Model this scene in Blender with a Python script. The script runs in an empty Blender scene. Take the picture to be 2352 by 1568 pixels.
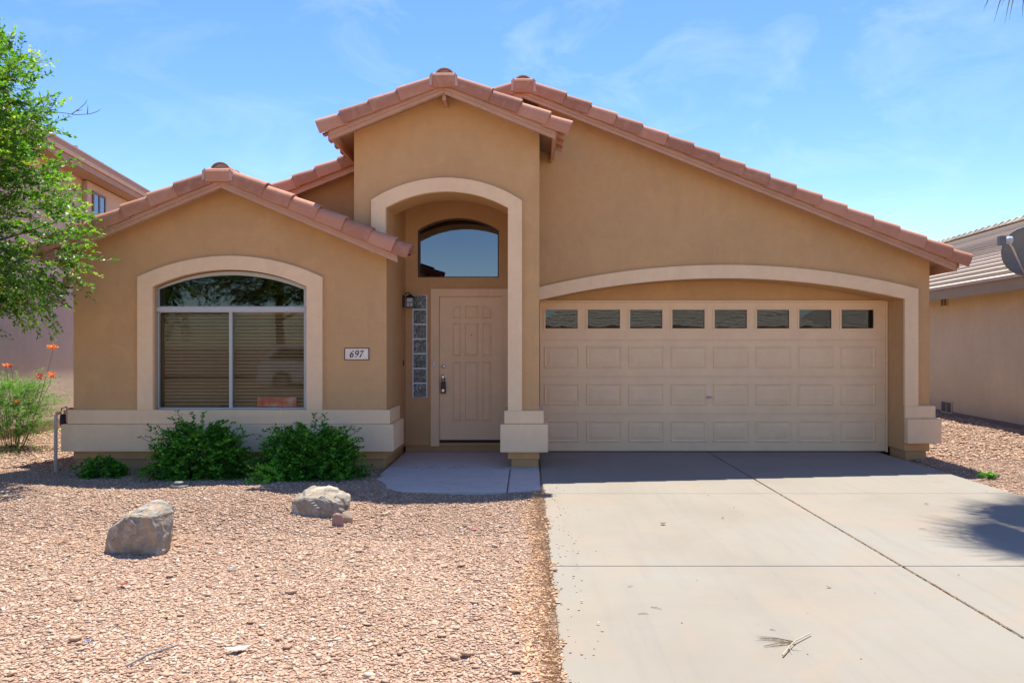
import bpy, math, random
import numpy as np
from mathutils import Vector, Matrix
from mathutils.geometry import tessellate_polygon

R = math.radians
C = bpy.context.scene.collection
sc = bpy.context.scene
random.seed(7)
rng = np.random.default_rng(11)

# ------------------------------------------------------------------ camera, sky, sun
EYE = 1.51
F, VX, VY = 1764.0, 1212.0, 793.0            # focal length and principal point, in units of a 2352 x 1568 frame
cam_d = bpy.data.cameras.new("camera"); cam = bpy.data.objects.new("camera", cam_d); C.objects.link(cam)
cam.location = (0, 0, EYE); cam.rotation_euler = (R(90), 0, 0)
cam_d.sensor_width = 36; cam_d.lens = 36 * F / 2352
cam_d.shift_x = (1176 - VX) / 2352; cam_d.shift_y = (VY - 784) / 2352
cam_d.clip_start = 0.05; cam_d.clip_end = 2000
sc.camera = cam

SUN = Vector((0.07, 0.35, 1.0)).normalized()
elev = math.asin(SUN.z); azim = math.atan2(SUN.x, SUN.y)
world = bpy.data.worlds.new("World"); sc.world = world; world.use_nodes = True
nt = world.node_tree; nt.nodes.clear()
wo = nt.nodes.new("ShaderNodeOutputWorld"); bg = nt.nodes.new("ShaderNodeBackground")
sky = nt.nodes.new("ShaderNodeTexSky"); sky.sky_type = 'NISHITA'; sky.sun_disc = False
sky.sun_elevation = elev; sky.sun_rotation = azim; sky.altitude = 300
sky.air_density = 1.0; sky.dust_density = 0.45; sky.ozone_density = 2.5
bg.inputs[1].default_value = 0.11
tc = nt.nodes.new("ShaderNodeTexCoord")
mp = nt.nodes.new("ShaderNodeMapping"); mp.inputs['Scale'].default_value = (2.2, 2.4, 4.6); mp.inputs['Rotation'].default_value = (0.1, 0.5, 1.9); mp.inputs['Location'].default_value = (3.1, 0.4, 1.7)
n1 = nt.nodes.new("ShaderNodeTexNoise"); n1.inputs['Scale'].default_value = 3.1; n1.inputs['Detail'].default_value = 9
n1.inputs['Roughness'].default_value = 0.62; n1.inputs['Distortion'].default_value = 0.5
n2 = nt.nodes.new("ShaderNodeTexNoise"); n2.inputs['Scale'].default_value = 1.6; n2.inputs['Detail'].default_value = 2
r1 = nt.nodes.new("ShaderNodeValToRGB"); r1.color_ramp.elements[0].position = 0.50; r1.color_ramp.elements[1].position = 0.82
r2 = nt.nodes.new("ShaderNodeValToRGB"); r2.color_ramp.elements[0].position = 0.42; r2.color_ramp.elements[1].position = 0.66
mul = nt.nodes.new("ShaderNodeMath"); mul.operation = 'MULTIPLY'
mul2 = nt.nodes.new("ShaderNodeMath"); mul2.operation = 'MULTIPLY'; mul2.inputs[1].default_value = 0.20
mixc = nt.nodes.new("ShaderNodeMixRGB"); mixc.inputs[2].default_value = (6.2, 6.6, 7.4, 1)
hsv = nt.nodes.new("ShaderNodeHueSaturation"); hsv.inputs['Saturation'].default_value = 1.28; hsv.inputs['Hue'].default_value = 0.513; hsv.inputs['Value'].default_value = 1.0
L = nt.links.new
L(tc.outputs['Generated'], mp.inputs[0]); L(mp.outputs[0], n1.inputs[0]); L(tc.outputs['Generated'], n2.inputs[0])
L(n1.outputs[0], r1.inputs[0]); L(n2.outputs[0], r2.inputs[0]); L(r1.outputs[0], mul.inputs[0]); L(r2.outputs[0], mul.inputs[1])
L(mul.outputs[0], mul2.inputs[0]); L(mul2.outputs[0], mixc.inputs[0]); L(sky.outputs[0], hsv.inputs['Color']); L(hsv.outputs[0], mixc.inputs[1])
L(mixc.outputs[0], bg.inputs[0]); L(bg.outputs[0], wo.inputs[0])

sun_d = bpy.data.lights.new("sun", 'SUN'); sun_d.energy = 4.0; sun_d.angle = R(0.53); sun_d.color = (1, 0.955, 0.89)
sun = bpy.data.objects.new("sun", sun_d); C.objects.link(sun)
sun.rotation_euler = SUN.to_track_quat('Z', 'Y').to_euler()
sc.view_settings.view_transform = 'Standard'; sc.view_settings.look = 'None'; sc.view_settings.gamma = 1
sc.view_settings.use_curve_mapping = False
sc.view_settings.exposure = 1.18
sc.cycles.max_bounces = 10; sc.cycles.diffuse_bounces = 6; sc.cycles.transparent_max_bounces = 16

def X(x, d): return (x - VX) * d / F          # photo column at depth d -> metres
def Z(y, d): return EYE + (VY - y) * d / F

# ------------------------------------------------------------------ materials
def newmat(name):
    m = bpy.data.materials.new(name); m.use_nodes = True
    t = m.node_tree; b = t.nodes["Principled BSDF"]
    return m, t, b
def nd(t, typ, **kw):
    n = t.nodes.new(typ)
    for k, v in kw.items():
        if k in n.inputs: n.inputs[k].default_value = v
        else: setattr(n, k, v)
    return n
def coord(t): return nd(t, "ShaderNodeTexCoord").outputs['Object']
def noise(t, co, scale, detail=4, rough=0.55, dist=0.0):
    n = nd(t, "ShaderNodeTexNoise"); n.inputs['Scale'].default_value = scale; n.inputs['Detail'].default_value = detail
    n.inputs['Roughness'].default_value = rough; n.inputs['Distortion'].default_value = dist
    t.links.new(co, n.inputs[0]); return n.outputs[0]
def ramp(t, fac, stops):
    r = nd(t, "ShaderNodeValToRGB"); e = r.color_ramp.elements
    while len(e) < len(stops): e.new(0.5)
    for i, (p, c) in enumerate(stops):
        e[i].position = p; e[i].color = (c[0], c[1], c[2], 1) if isinstance(c, (tuple, list)) else (c, c, c, 1)
    t.links.new(fac, r.inputs[0]); return r.outputs[0]
def mix(t, fac, a, b, mode='MIX'):
    n = nd(t, "ShaderNodeMixRGB", blend_type=mode)
    for s, v in ((0, fac), (1, a), (2, b)):
        if isinstance(v, (int, float)): n.inputs[s].default_value = v if s == 0 else (v, v, v, 1)
        elif isinstance(v, (tuple, list)): n.inputs[s].default_value = (v[0], v[1], v[2], 1)
        else: t.links.new(v, n.inputs[s])
    return n.outputs[0]
def bump(t, b, h, strength, dist):
    n = nd(t, "ShaderNodeBump"); n.inputs['Strength'].default_value = strength; n.inputs['Distance'].default_value = dist
    t.links.new(h, n.inputs['Height']); t.links.new(n.outputs[0], b.inputs['Normal'])
def scaled(c, k): return tuple(min(1, v * k) for v in c)

def stucco(name, col, grain=42, depth=0.006, strength=0.75, stain=0.15):
    m, t, b = newmat(name); co = coord(t)
    big = noise(t, co, 0.9, 4, 0.6); mid = noise(t, co, 9, 5, 0.6); fine = noise(t, co, grain, 6, 0.7)
    c = mix(t, ramp(t, big, [(0.35, 0), (0.7, 1)]), scaled(col, 1 - stain), scaled(col, 1 + stain * .6))
    c = mix(t, 0.5, c, ramp(t, mid, [(0.3, scaled(col, 0.93)), (0.7, scaled(col, 1.05))]))
    c = mix(t, ramp(t, fine, [(0.3, 0.22), (0.55, 0)]), c, scaled(col, 0.72))
    ms_ = nd(t, "ShaderNodeMapping"); ms_.inputs['Scale'].default_value = (3.2, 3.2, 0.7); t.links.new(co, ms_.inputs[0]); st_ = noise(t, ms_.outputs[0], 1.5, 5, 0.65)
    c = mix(t, ramp(t, st_, [(0.48, 0), (0.75, 0.34)]), c, scaled(col, 0.80))
    pt = noise(t, co, 2.6, 5, 0.6, 0.8); c = mix(t, ramp(t, pt, [(0.55, 0), (0.68, 0.3)]), c, scaled(col, 1.13))
    t.links.new(c, b.inputs['Base Color']); b.inputs['Roughness'].default_value = 0.93
    b.inputs['Specular IOR Level'].default_value = 0.25
    h = mix(t, 0.35, fine, mid)
    bump(t, b, h, strength, depth); return m
def painted(name, col, rough=0.55, var=0.05):
    m, t, b = newmat(name); co = coord(t)
    n = noise(t, co, 5, 6, 0.65); f = noise(t, co, 120, 3)
    t.links.new(ramp(t, n, [(0.3, scaled(col, 1 - var)), (0.7, scaled(col, 1 + var))]), b.inputs['Base Color'])
    b.inputs['Roughness'].default_value = rough; bump(t, b, f, 0.12, 0.002); return m
def plain(name, col, rough=0.6, metal=0.0):
    m, t, b = newmat(name); co = coord(t); n = noise(t, co, 14, 5, 0.6)
    t.links.new(ramp(t, n, [(0.3, scaled(col, 0.88)), (0.7, scaled(col, 1.1))]), b.inputs['Base Color'])
    b.inputs['Roughness'].default_value = rough; b.inputs['Metallic'].default_value = metal; return m
def tile_mat(name, col, col2, dusty):
    m, t, b = newmat(name); co = coord(t)
    oi = nd(t, "ShaderNodeObjectInfo").outputs['Random']
    c = ramp(t, oi, [(0.0, scaled(col, 0.74)), (0.5, col), (1.0, col2)])
    n = noise(t, co, 7, 6, 0.65, 0.6); f = noise(t, co, 60, 5, 0.7)
    c = mix(t, ramp(t, n, [(0.48, 0), (0.75, 0.55)]), c, dusty)
    c = mix(t, ramp(t, f, [(0.58, 0), (0.75, 0.35)]), c, scaled(col, 0.5))
    t.links.new(c, b.inputs['Base Color']); b.inputs['Roughness'].default_value = 0.85
    bump(t, b, f, 0.4, 0.004); return m
def tinted(name, stops, rough=0.8, transl=0.0, spec=0.5, extra=False):
    m, t, b = newmat(name)
    a = nd(t, "ShaderNodeAttribute"); a.attribute_name = "tint"
    c = ramp(t, a.outputs['Fac'], stops)
    if extra:
        f = noise(t, coord(t), 90, 4, 0.7); c = mix(t, ramp(t, f, [(0.4, 0.3), (0.65, 0)]), c, (0.2, 0.11, 0.07))
    t.links.new(c, b.inputs['Base Color']); b.inputs['Roughness'].default_value = rough
    b.inputs['Specular IOR Level'].default_value = spec
    if transl:
        tr = nd(t, "ShaderNodeBsdfTranslucent"); br = mix(t, 1.0, c, (1.25, 1.5, 0.5), 'MULTIPLY'); t.links.new(br, tr.inputs[0])
        ms = nd(t, "ShaderNodeMixShader"); ms.inputs[0].default_value = transl
        o = t.nodes["Material Output"]
        t.links.new(b.outputs[0], ms.inputs[1]); t.links.new(tr.outputs[0], ms.inputs[2]); t.links.new(ms.outputs[0], o.inputs[0])
    return m
def glass_mat(name, refl, tint=(0.8, 0.85, 0.85), wav=0.0):
    m = bpy.data.materials.new(name); m.use_nodes = True; t = m.node_tree; t.nodes.clear()
    o = nd(t, "ShaderNodeOutputMaterial"); g = nd(t, "ShaderNodeBsdfGlossy"); g.inputs['Roughness'].default_value = 0.015
    g.inputs[0].default_value = (0.9, 0.95, 1, 1)
    tr = nd(t, "ShaderNodeBsdfTransparent"); tr.inputs[0].default_value = (*tint, 1)
    lw = nd(t, "ShaderNodeFresnel"); lw.inputs[0].default_value = 1.28
    ad = nd(t, "ShaderNodeMath", operation='ADD'); ad.inputs[1].default_value = refl; ad.use_clamp = True
    ms = nd(t, "ShaderNodeMixShader"); t.links.new(lw.outputs[0], ad.inputs[0]); t.links.new(ad.outputs[0], ms.inputs[0])
    t.links.new(tr.outputs[0], ms.inputs[1]); t.links.new(g.outputs[0], ms.inputs[2]); t.links.new(ms.outputs[0], o.inputs[0])
    if wav:
        n = noise(t, coord(t), 3.5, 2, 0.4); bn = nd(t, "ShaderNodeBump"); bn.inputs['Strength'].default_value = wav; bn.inputs['Distance'].default_value = 0.02
        t.links.new(n, bn.inputs['Height']); t.links.new(bn.outputs[0], g.inputs['Normal'])
    return m

M = {}
WALL = (0.62, 0.365, 0.165)
TRIM = (0.90, 0.625, 0.365)
M['wall'] = stucco('tan_stucco', WALL)
M['trim'] = stucco('peach_stucco', TRIM, 90, 0.003, 0.35, 0.05)
M['found'] = stucco('painted_footing', scaled(WALL, 0.86), 40, 0.004, 0.4)
M['paint'] = painted('peach_paint', (0.89, 0.60, 0.335), 0.5)
M['fascia'] = painted('brown_fascia_paint', (0.52, 0.29, 0.185), 0.6, 0.1)
M['soffit'] = painted('brown_soffit', (0.34, 0.22, 0.15), 0.8, 0.1)
M['tile'] = tile_mat('terracotta_tile', (0.49, 0.205, 0.115), (0.56, 0.26, 0.155), (0.58, 0.34, 0.21))
M['mortar'] = plain('mortar', (0.55, 0.36, 0.29), 0.95)
M['white'] = painted('white_aluminium', (0.50, 0.50, 0.46), 0.45, 0.04)
M['glass'] = glass_mat('window_glass', 0.0, (0.9, 0.92, 0.9))
M['glass_high'] = glass_mat('dark_window_glass', 0.16, (0.25, 0.27, 0.28))
M['glass_garage'] = glass_mat('garage_glass', 0.04, (0.4, 0.45, 0.43), 0.03)
M['blind'] = painted('brown_blind', (0.36, 0.215, 0.09), 0.55, 0.12)
M['black'] = plain('black_metal', (0.018, 0.018, 0.02), 0.45)
M['rubber'] = plain('black_rubber', (0.02, 0.02, 0.02), 0.8)
M['steel'] = plain('steel', (0.55, 0.55, 0.54), 0.35, 0.9)
M['frost'] = plain('frosted_lamp_glass', (0.45, 0.47, 0.46), 0.3)
M['plaque'] = plain('cream_plaque', (0.86, 0.72, 0.58), 0.6)
M['plaque_rim'] = plain('dark_brown_ink', (0.05, 0.018, 0.012), 0.6)
M['orange'] = plain('orange_tag', (0.8, 0.2, 0.04), 0.6)
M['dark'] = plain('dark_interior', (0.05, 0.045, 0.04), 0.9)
M['grout'] = plain('white_grout', (0.75, 0.75, 0.72), 0.8)
M['sign_red'] = None

m, t, b = newmat('glass_block'); co = coord(t)
n = noise(t, co, 14, 3, 0.5, 2.2)
t.links.new(ramp(t, n, [(0.35, (0.07, 0.085, 0.07)), (0.52, (0.15, 0.18, 0.15)), (0.66, (0.34, 0.38, 0.34))]), b.inputs['Base Color'])
b.inputs['Roughness'].default_value = 0.12; bump(t, b, n, 0.8, 0.02); M['block'] = m

m, t, b = newmat('blurred_sign'); co = coord(t)
n = noise(t, co, 9, 2, 0.4)
t.links.new(ramp(t, n, [(0.3, (0.5, 0.06, 0.04)), (0.5, (0.75, 0.16, 0.06)), (0.68, (0.72, 0.4, 0.3))]), b.inputs['Base Color']); M['sign_red'] = m

m, t, b = newmat('driveway_concrete'); co = coord(t)
n0 = noise(t, co, 0.55, 5, 0.6, 0.4); n1_ = noise(t, co, 3.5, 6, 0.65); nf = noise(t, co, 220, 3, 0.8); ns = noise(t, co, 26, 4, 0.7)
mp_ = nd(t, "ShaderNodeMapping"); mp_.inputs['Scale'].default_value = (9, 0.5, 1); t.links.new(co, mp_.inputs[0]); nl = noise(t, mp_.outputs[0], 1.2, 4, 0.6)
c = ramp(t, n0, [(0.34, (0.235, 0.203, 0.148)), (0.5, (0.262, 0.232, 0.172)), (0.66, (0.27, 0.248, 0.195))])
c = mix(t, ramp(t, n1_, [(0.42, 0), (0.72, 0.42)]), c, (0.25, 0.22, 0.18))
c = mix(t, ramp(t, nl, [(0.5, 0), (0.7, 0.28)]), c, (0.195, 0.175, 0.145))
c = mix(t, ramp(t, ns, [(0.66, 0), (0.74, 0.35)]), c, (0.19, 0.16, 0.13))
bl_ = noise(t, co, 1.1, 3, 0.5, 1.0); c = mix(t, ramp(t, bl_, [(0.52, 0), (0.66, 0.55)]), c, (0.30, 0.23, 0.16))
oil = noise(t, co, 4.5, 2, 0.4); c = mix(t, ramp(t, oil, [(0.73, 0), (0.77, 0.4)]), c, (0.17, 0.15, 0.125))
mb_ = nd(t, "ShaderNodeMapping"); mb_.inputs['Scale'].default_value = (0.8, 60, 1); t.links.new(co, mb_.inputs[0]); brm = noise(t, mb_.outputs[0], 3, 3, 0.6)
c = mix(t, ramp(t, brm, [(0.35, 0.18), (0.6, 0)]), c, (0.21, 0.19, 0.155))
c = mix(t, ramp(t, nf, [(0.3, 0.25), (0.5, 0)]), c, (0.19, 0.17, 0.14))
t.links.new(c, b.inputs['Base Color']); b.inputs['Roughness'].default_value = 0.9; bump(t, b, nf, 0.25, 0.002); M['concrete'] = m

m, t, b = newmat('porch_concrete'); co = coord(t)
n0 = noise(t, co, 1.6, 6, 0.65, 0.4); nf = noise(t, co, 160, 4, 0.8); ns = noise(t, co, 14, 4, 0.7)
c = ramp(t, n0, [(0.3, (0.48, 0.43, 0.36)), (0.55, (0.55, 0.49, 0.41)), (0.75, (0.43, 0.38, 0.32))])
c = mix(t, ramp(t, ns, [(0.6, 0), (0.7, 0.6)]), c, (0.22, 0.18, 0.14))
t.links.new(c, b.inputs['Base Color']); b.inputs['Roughness'].default_value = 0.85; bump(t, b, nf, 0.3, 0.002); M['porch'] = m

m, t, b = newmat('gravel_bed'); co = coord(t)
v = nd(t, "ShaderNodeTexVoronoi"); v.inputs['Scale'].default_value = 42; t.links.new(co, v.inputs['Vector'])
n0 = noise(t, co, 70, 5, 0.7); sp = nd(t, "ShaderNodeSeparateColor"); t.links.new(v.outputs['Color'], sp.inputs[0])
c = ramp(t, sp.outputs[0], [(0.0, (0.34, 0.215, 0.145)), (0.35, (0.40, 0.255, 0.175)), (0.7, (0.44, 0.29, 0.2)), (1, (0.5, 0.38, 0.28))])
c = mix(t, ramp(t, n0, [(0.35, 0.4), (0.6, 0)]), c, (0.24, 0.14, 0.09))
t.links.new(c, b.inputs['Base Color']); b.inputs['Roughness'].default_value = 0.95; bump(t, b, v.outputs['Distance'], 0.9, 0.02); M['bed'] = m

M['stone'] = tinted('gravel_stone', [(0.0, (0.24, 0.125, 0.07)), (0.14, (0.35, 0.205, 0.12)), (0.4, (0.43, 0.268, 0.165)), (0.68, (0.48, 0.325, 0.21)), (0.86, (0.57, 0.455, 0.33)), (0.95, (0.56, 0.33, 0.17)), (1.0, (0.50, 0.31, 0.16))], 0.85)
M['straw'] = tinted('dry_straw', [(0, (0.46, 0.27, 0.12)), (0.6, (0.58, 0.39, 0.2)), (1, (0.66, 0.50, 0.32))], 0.8)
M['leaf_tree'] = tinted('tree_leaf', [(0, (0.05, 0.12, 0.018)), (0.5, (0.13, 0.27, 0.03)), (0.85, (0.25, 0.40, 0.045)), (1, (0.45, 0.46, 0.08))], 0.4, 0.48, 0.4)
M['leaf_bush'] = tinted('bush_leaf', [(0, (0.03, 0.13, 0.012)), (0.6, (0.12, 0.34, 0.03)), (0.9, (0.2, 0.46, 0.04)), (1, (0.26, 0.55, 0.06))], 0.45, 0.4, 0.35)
M['leaf_fern'] = tinted('feathery_leaf', [(0, (0.07, 0.16, 0.04)), (0.6, (0.17, 0.33, 0.08)), (1, (0.30, 0.48, 0.13))], 0.5, 0.4, 0.3)
M['petal'] = tinted('orange_petal', [(0, (0.35, 0.03, 0.01)), (0.5, (0.85, 0.12, 0.03)), (1, (0.95, 0.32, 0.04))], 0.6, 0.3)
M['palm_leaf'] = tinted('palm_frond', [(0, (0.05, 0.09, 0.02)), (0.6, (0.13, 0.17, 0.05)), (1, (0.42, 0.32, 0.18))], 0.45, 0.2)
M['bark'] = plain('bark', (0.16, 0.11, 0.08), 0.9)
M['stem'] = plain('green_stem', (0.12, 0.16, 0.05), 0.7)
M['twig'] = plain('dry_twig', (0.48, 0.38, 0.24), 0.85)

m, t, b = newmat('boulder'); co = coord(t)
n0 = noise(t, co, 3.2, 6, 0.65, 0.9); n1_ = noise(t, co, 16, 7, 0.7, 0.4); ge = nd(t, "ShaderNodeNewGeometry"); sx = nd(t, "ShaderNodeSeparateXYZ")
c = ramp(t, n0, [(0.33, (0.13, 0.105, 0.08)), (0.42, (0.30, 0.235, 0.155)), (0.5, (0.27, 0.24, 0.19)), (0.56, (0.40, 0.26, 0.13)), (0.62, (0.46, 0.42, 0.34)), (0.7, (0.52, 0.49, 0.42))])
c = mix(t, ramp(t, n1_, [(0.5, 0), (0.7, 0.6)]), c, (0.52, 0.48, 0.40))
c = mix(t, ramp(t, n1_, [(0.28, 0.7), (0.42, 0)]), c, (0.10, 0.08, 0.055))
t.links.new(c, b.inputs['Base Color']); b.inputs['Roughness'].default_value = 0.9; bump(t, b, n1_, 0.8, 0.02); M['boulder'] = m

M['nwall_l'] = stucco('mauve_stucco', (0.58, 0.49, 0.36), 22, 0.02, 0.8)
M['nwall_r'] = stucco('khaki_stucco', (0.57, 0.475, 0.29), 45, 0.008, 0.6)
M['ntrim_l'] = painted('left_house_eave_paint', (0.36, 0.235, 0.145), 0.7, 0.08)
M['ntrim_r'] = painted('right_house_eave_paint', (0.27, 0.22, 0.12), 0.7, 0.08)
M['ntile'] = tile_mat('grey_tan_tile', (0.46, 0.38, 0.27), (0.54, 0.45, 0.34), (0.58, 0.5, 0.39))
M['dish'] = plain('grey_dish_paint', (0.16, 0.165, 0.155), 0.5)
M['asphalt'] = plain('asphalt', (0.06, 0.058, 0.056), 0.9)
M['carwhite'] = plain('white_car_paint', (0.75, 0.75, 0.76), 0.2)
M['carglass'] = plain('car_glass', (0.02, 0.022, 0.025), 0.08)

# ------------------------------------------------------------------ mesh helpers
class MB:
    def __init__(s): s.v = []; s.f = []; s.t = []
    def add(s, vs, fs, tint=None):
        o = len(s.v); s.v += [tuple(q) for q in vs]; s.f += [tuple(o + i for i in f) for f in fs]
        if tint is not None: s.t += [tint] * len(fs)
        return s
    def box(s, x0, x1, y0, y1, z0, z1):
        return s.add([(x0, y0, z0), (x1, y0, z0), (x1, y1, z0), (x0, y1, z0), (x0, y0, z1), (x1, y0, z1), (x1, y1, z1), (x0, y1, z1)],
                     [(0, 3, 2, 1), (4, 5, 6, 7), (0, 1, 5, 4), (1, 2, 6, 5), (2, 3, 7, 6), (3, 0, 4, 7)])
    def prism(s, loops, y0, y1):
        """loops of (x, z), the first one the outline, the others holes; extruded from y0 to y1"""
        pts = [p for l in loops for p in l]; n = len(pts)
        tri = tessellate_polygon([[Vector((p[0], p[1], 0)) for p in l] for l in loops])
        vs = [(p[0], y0, p[1]) for p in pts] + [(p[0], y1, p[1]) for p in pts]; fs = []
        for a, b_, c_ in tri:
            pa, pb, pc = pts[a], pts[b_], pts[c_]
            if (pb[0] - pa[0]) * (pc[1] - pa[1]) - (pb[1] - pa[1]) * (pc[0] - pa[0]) < 0: b_, c_ = c_, b_
            fs += [(a, b_, c_), (n + a, n + c_, n + b_)]
        o = 0
        for li, l in enumerate(loops):
            area = sum(l[i][0] * l[(i + 1) % len(l)][1] - l[(i + 1) % len(l)][0] * l[i][1] for i in range(len(l)))
            flip = (area < 0) != (li > 0)
            for i in range(len(l)):
                j = (i + 1) % len(l); q = (o + i, o + n + i, o + n + j, o + j)
                fs.append(q[::-1] if not flip else q)
            o += len(l)
        return s.add(vs, fs)
    def tube(s, pts, radii, n=8, cap=True):
        pts = [Vector(p) for p in pts]; rings = []
        for i, p in enumerate(pts):
            d = (pts[min(i + 1, len(pts) - 1)] - pts[max(i - 1, 0)]).normalized()
            u = d.cross(Vector((0, 0, 1)) if abs(d.z) < 0.9 else Vector((1, 0, 0))).normalized(); w = d.cross(u)
            r = radii[i] if isinstance(radii, (list, tuple)) else radii
            rings.append([p + (u * math.cos(a) + w * math.sin(a)) * r for a in [2 * math.pi * k / n for k in range(n)]])
        vs = [q for r in rings for q in r]; fs = []
        for i in range(len(pts) - 1):
            for k in range(n): fs.append((i * n + k, i * n + (k + 1) % n, (i + 1) * n + (k + 1) % n, (i + 1) * n + k))
        if cap: fs += [tuple(range(n))[::-1], tuple((len(pts) - 1) * n + k for k in range(n))]
        return s.add(vs, fs)
    def lathe(s, prof, n=16, axis='Z', at=(0, 0, 0)):
        vs = []; fs = []
        for r, h in prof:
            for k in range(n):
                a = 2 * math.pi * k / n; c_, s_ = math.cos(a) * r, math.sin(a) * r
                vs.append({'Z': (at[0] + c_, at[1] + s_, at[2] + h), 'Y': (at[0] + c_, at[1] + h, at[2] + s_), 'X': (at[0] + h, at[1] + c_, at[2] + s_)}[axis])
        for i in range(len(prof) - 1):
            for k in range(n): fs.append((i * n + k, i * n + (k + 1) % n, (i + 1) * n + (k + 1) % n, (i + 1) * n + k))
        fs += [tuple(range(n))[::-1], tuple((len(prof) - 1) * n + k for k in range(n))]
        return s.add(vs, fs)
    def mesh(s, name):
        me = bpy.data.meshes.new(name); me.from_pydata(s.v, [], s.f)
        if s.t:
            a = me.attributes.new("tint", 'FLOAT', 'FACE'); a.data.foreach_set("value", s.t)
        me.validate(); me.update(); return me

def obj(name, mb, mat, parent=None, bevel=0, smooth=False, loc=None):
    me = mb.mesh(name) if isinstance(mb, MB) else mb
    if mat and not me.materials: me.materials.append(mat)
    o = bpy.data.objects.new(name, me); C.objects.link(o)
    if parent: o.parent = parent
    if loc is not None: o.location = loc
    if smooth: me.polygons.foreach_set("use_smooth", [True] * len(me.polygons))
    if bevel:
        w = o.modifiers.new("weld", 'WELD'); w.merge_threshold = 0.0005
        bv = o.modifiers.new("bevel", 'BEVEL'); bv.width = bevel; bv.segments = 2; bv.limit_method = 'ANGLE'; bv.angle_limit = R(35)
    return o
def tag(o, label=None, cat=None, group=None, kind=None):
    for k, v in (('label', label), ('category', cat), ('group', group), ('kind', kind)):
        if v: o[k] = v
    return o
def thing(name, label, cat, loc=(0, 0, 0), group=None, rz=0):
    o = bpy.data.objects.new(name, None); C.objects.link(o); o.location = loc; o.rotation_euler.z = rz
    o.empty_display_size = 0.1
    return tag(o, label, cat, group)
def arc(x0, z0, xm, zm, x1, z1, n=24):
    """points on the circle through three points, from the first to the last"""
    ax, az, bx, bz, cx, cz = x0, z0, xm, zm, x1, z1
    d = 2 * (ax * (bz - cz) + bx * (cz - az) + cx * (az - bz))
    ux = ((ax**2 + az**2) * (bz - cz) + (bx**2 + bz**2) * (cz - az) + (cx**2 + cz**2) * (az - bz)) / d
    uz = ((ax**2 + az**2) * (cx - bx) + (bx**2 + bz**2) * (ax - cx) + (cx**2 + cz**2) * (bx - ax)) / d
    r = math.hypot(ax - ux, az - uz); a0 = math.atan2(az - uz, ax - ux); a1 = math.atan2(cz - uz, cx - ux)
    am = math.atan2(bz - uz, bx - ux)
    while (am - a0) * (a1 - a0) < 0 or abs(am - a0) > abs(a1 - a0):
        a1 += 2 * math.pi if a1 < a0 else -2 * math.pi; break
    return [(ux + r * math.cos(a0 + (a1 - a0) * i / n), uz + r * math.sin(a0 + (a1 - a0) * i / n)) for i in range(n + 1)]

# ------------------------------------------------------------------ depths of the planes of the house
DB, DT = 9.5, 9.45           # bay and entry tower wall, their trim
DE = 10.95                   # entry back wall
DG, DGF, DGT = 10.9, 10.4, 10.35   # garage door, garage wall, its trim
DL = 10.7                    # small wall behind, left of the tower
BX0, BX1 = -5.617, -1.745    # bay wall
TX0, TX1 = -2.147, 0.145     # tower wall
GX1 = 5.439                  # right corner of garage wall

# ------------------------------------------------------------------ ground
def gz(x, y):
    z = -0.045 + 0.016 * np.sin(x * 1.3 + 0.6) * np.cos(y * 1.1) + 0.01 * np.sin(x * 3.1 + y * 2.3)
    z = z + 0.10 * np.exp(-((y - 7.5) / 1.35) ** 2) * np.clip((-1.2 - x) / 1.4, 0, 1) * np.clip((9.5 + x) / 2, 0, 1)
    z = np.where(np.abs(x - 2.565) < 2.62, np.minimum(z, -0.055), z)
    d_edge = np.abs(x - 0.16)
    k = np.clip(1 - (d_edge - 0.1) / 0.8, 0, 1); k = k * k * (3 - 2 * k)
    z = np.where(x < 0.16, z * (1 - k) + k * -0.018, z)
    far = np.clip((np.hypot(x, y - 8) - 30) / 20, 0, 1)
    return z * (1 - far) - 0.06 * far
xs = np.concatenate([[-400, -200, -100, -50, -25], np.arange(-14, 14.01, 0.14), [25, 50, 100, 200, 400]])
ys = np.concatenate([[-400, -200, -100, -50, -25, -12, -6, -2], np.arange(0, 24, 0.14), [30, 40, 60, 100, 200, 400]])
gx, gy = np.meshgrid(xs, ys); gzv = gz(gx, gy)
me = bpy.data.meshes.new('ground'); W, H = len(xs), len(ys)
idx = np.arange(W * H).reshape(H, W)
fc = np.stack([idx[:-1, :-1], idx[:-1, 1:], idx[1:, 1:], idx[1:, :-1]], -1).reshape(-1, 4)
me.from_pydata(np.stack([gx, gy, gzv], -1).reshape(-1, 3).tolist(), [], fc.tolist())
tag(obj('ground', me, M['bed'], smooth=True), kind='structure')

# driveway: slabs with open joints over a dirt filled bed
drive = tag(obj('driveway', MB().box(0.17, 4.96, -1.2, DG + 0.3, -0.30, -0.022), M['straw'] and plain('joint_dirt', (0.36, 0.24, 0.11), 0.95)), kind='structure')
rows = [(-1.2, 2.18), (2.19, 5.262), (5.272, 7.845), (7.852, DG + 0.3)]
for (y0, y1) in rows:
    for (x0, x1) in ((0.16, 2.557), (2.575, 4.97)):
        obj('slab', MB().box(x0, x1, y0, y1, -0.26, 0.0), M['concrete'], drive, bevel=0.007)
walk = tag(obj('walkway', MB().box(-1.69, 0.13, 8.02, DE + 0.1, -0.30, -0.03), plain('walk_joint_dirt', (0.2, 0.14, 0.09), 0.95)), kind='structure')
def slab_poly(pts):
    n = len(pts)
    return MB().add([(x, y, -0.004) for x, y in pts] + [(x, y, -0.24) for x, y in pts],
                    [tuple(range(n)), tuple(range(2 * n - 1, n - 1, -1))] + [(i, n + i, n + (i + 1) % n, (i + 1) % n) for i in range(n)])
obj('slab', slab_poly([(-1.742, 9.512), (0.142, 9.512), (0.142, 10.95), (-1.742, 10.95)]), M['porch'], walk, bevel=0.007)
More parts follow.
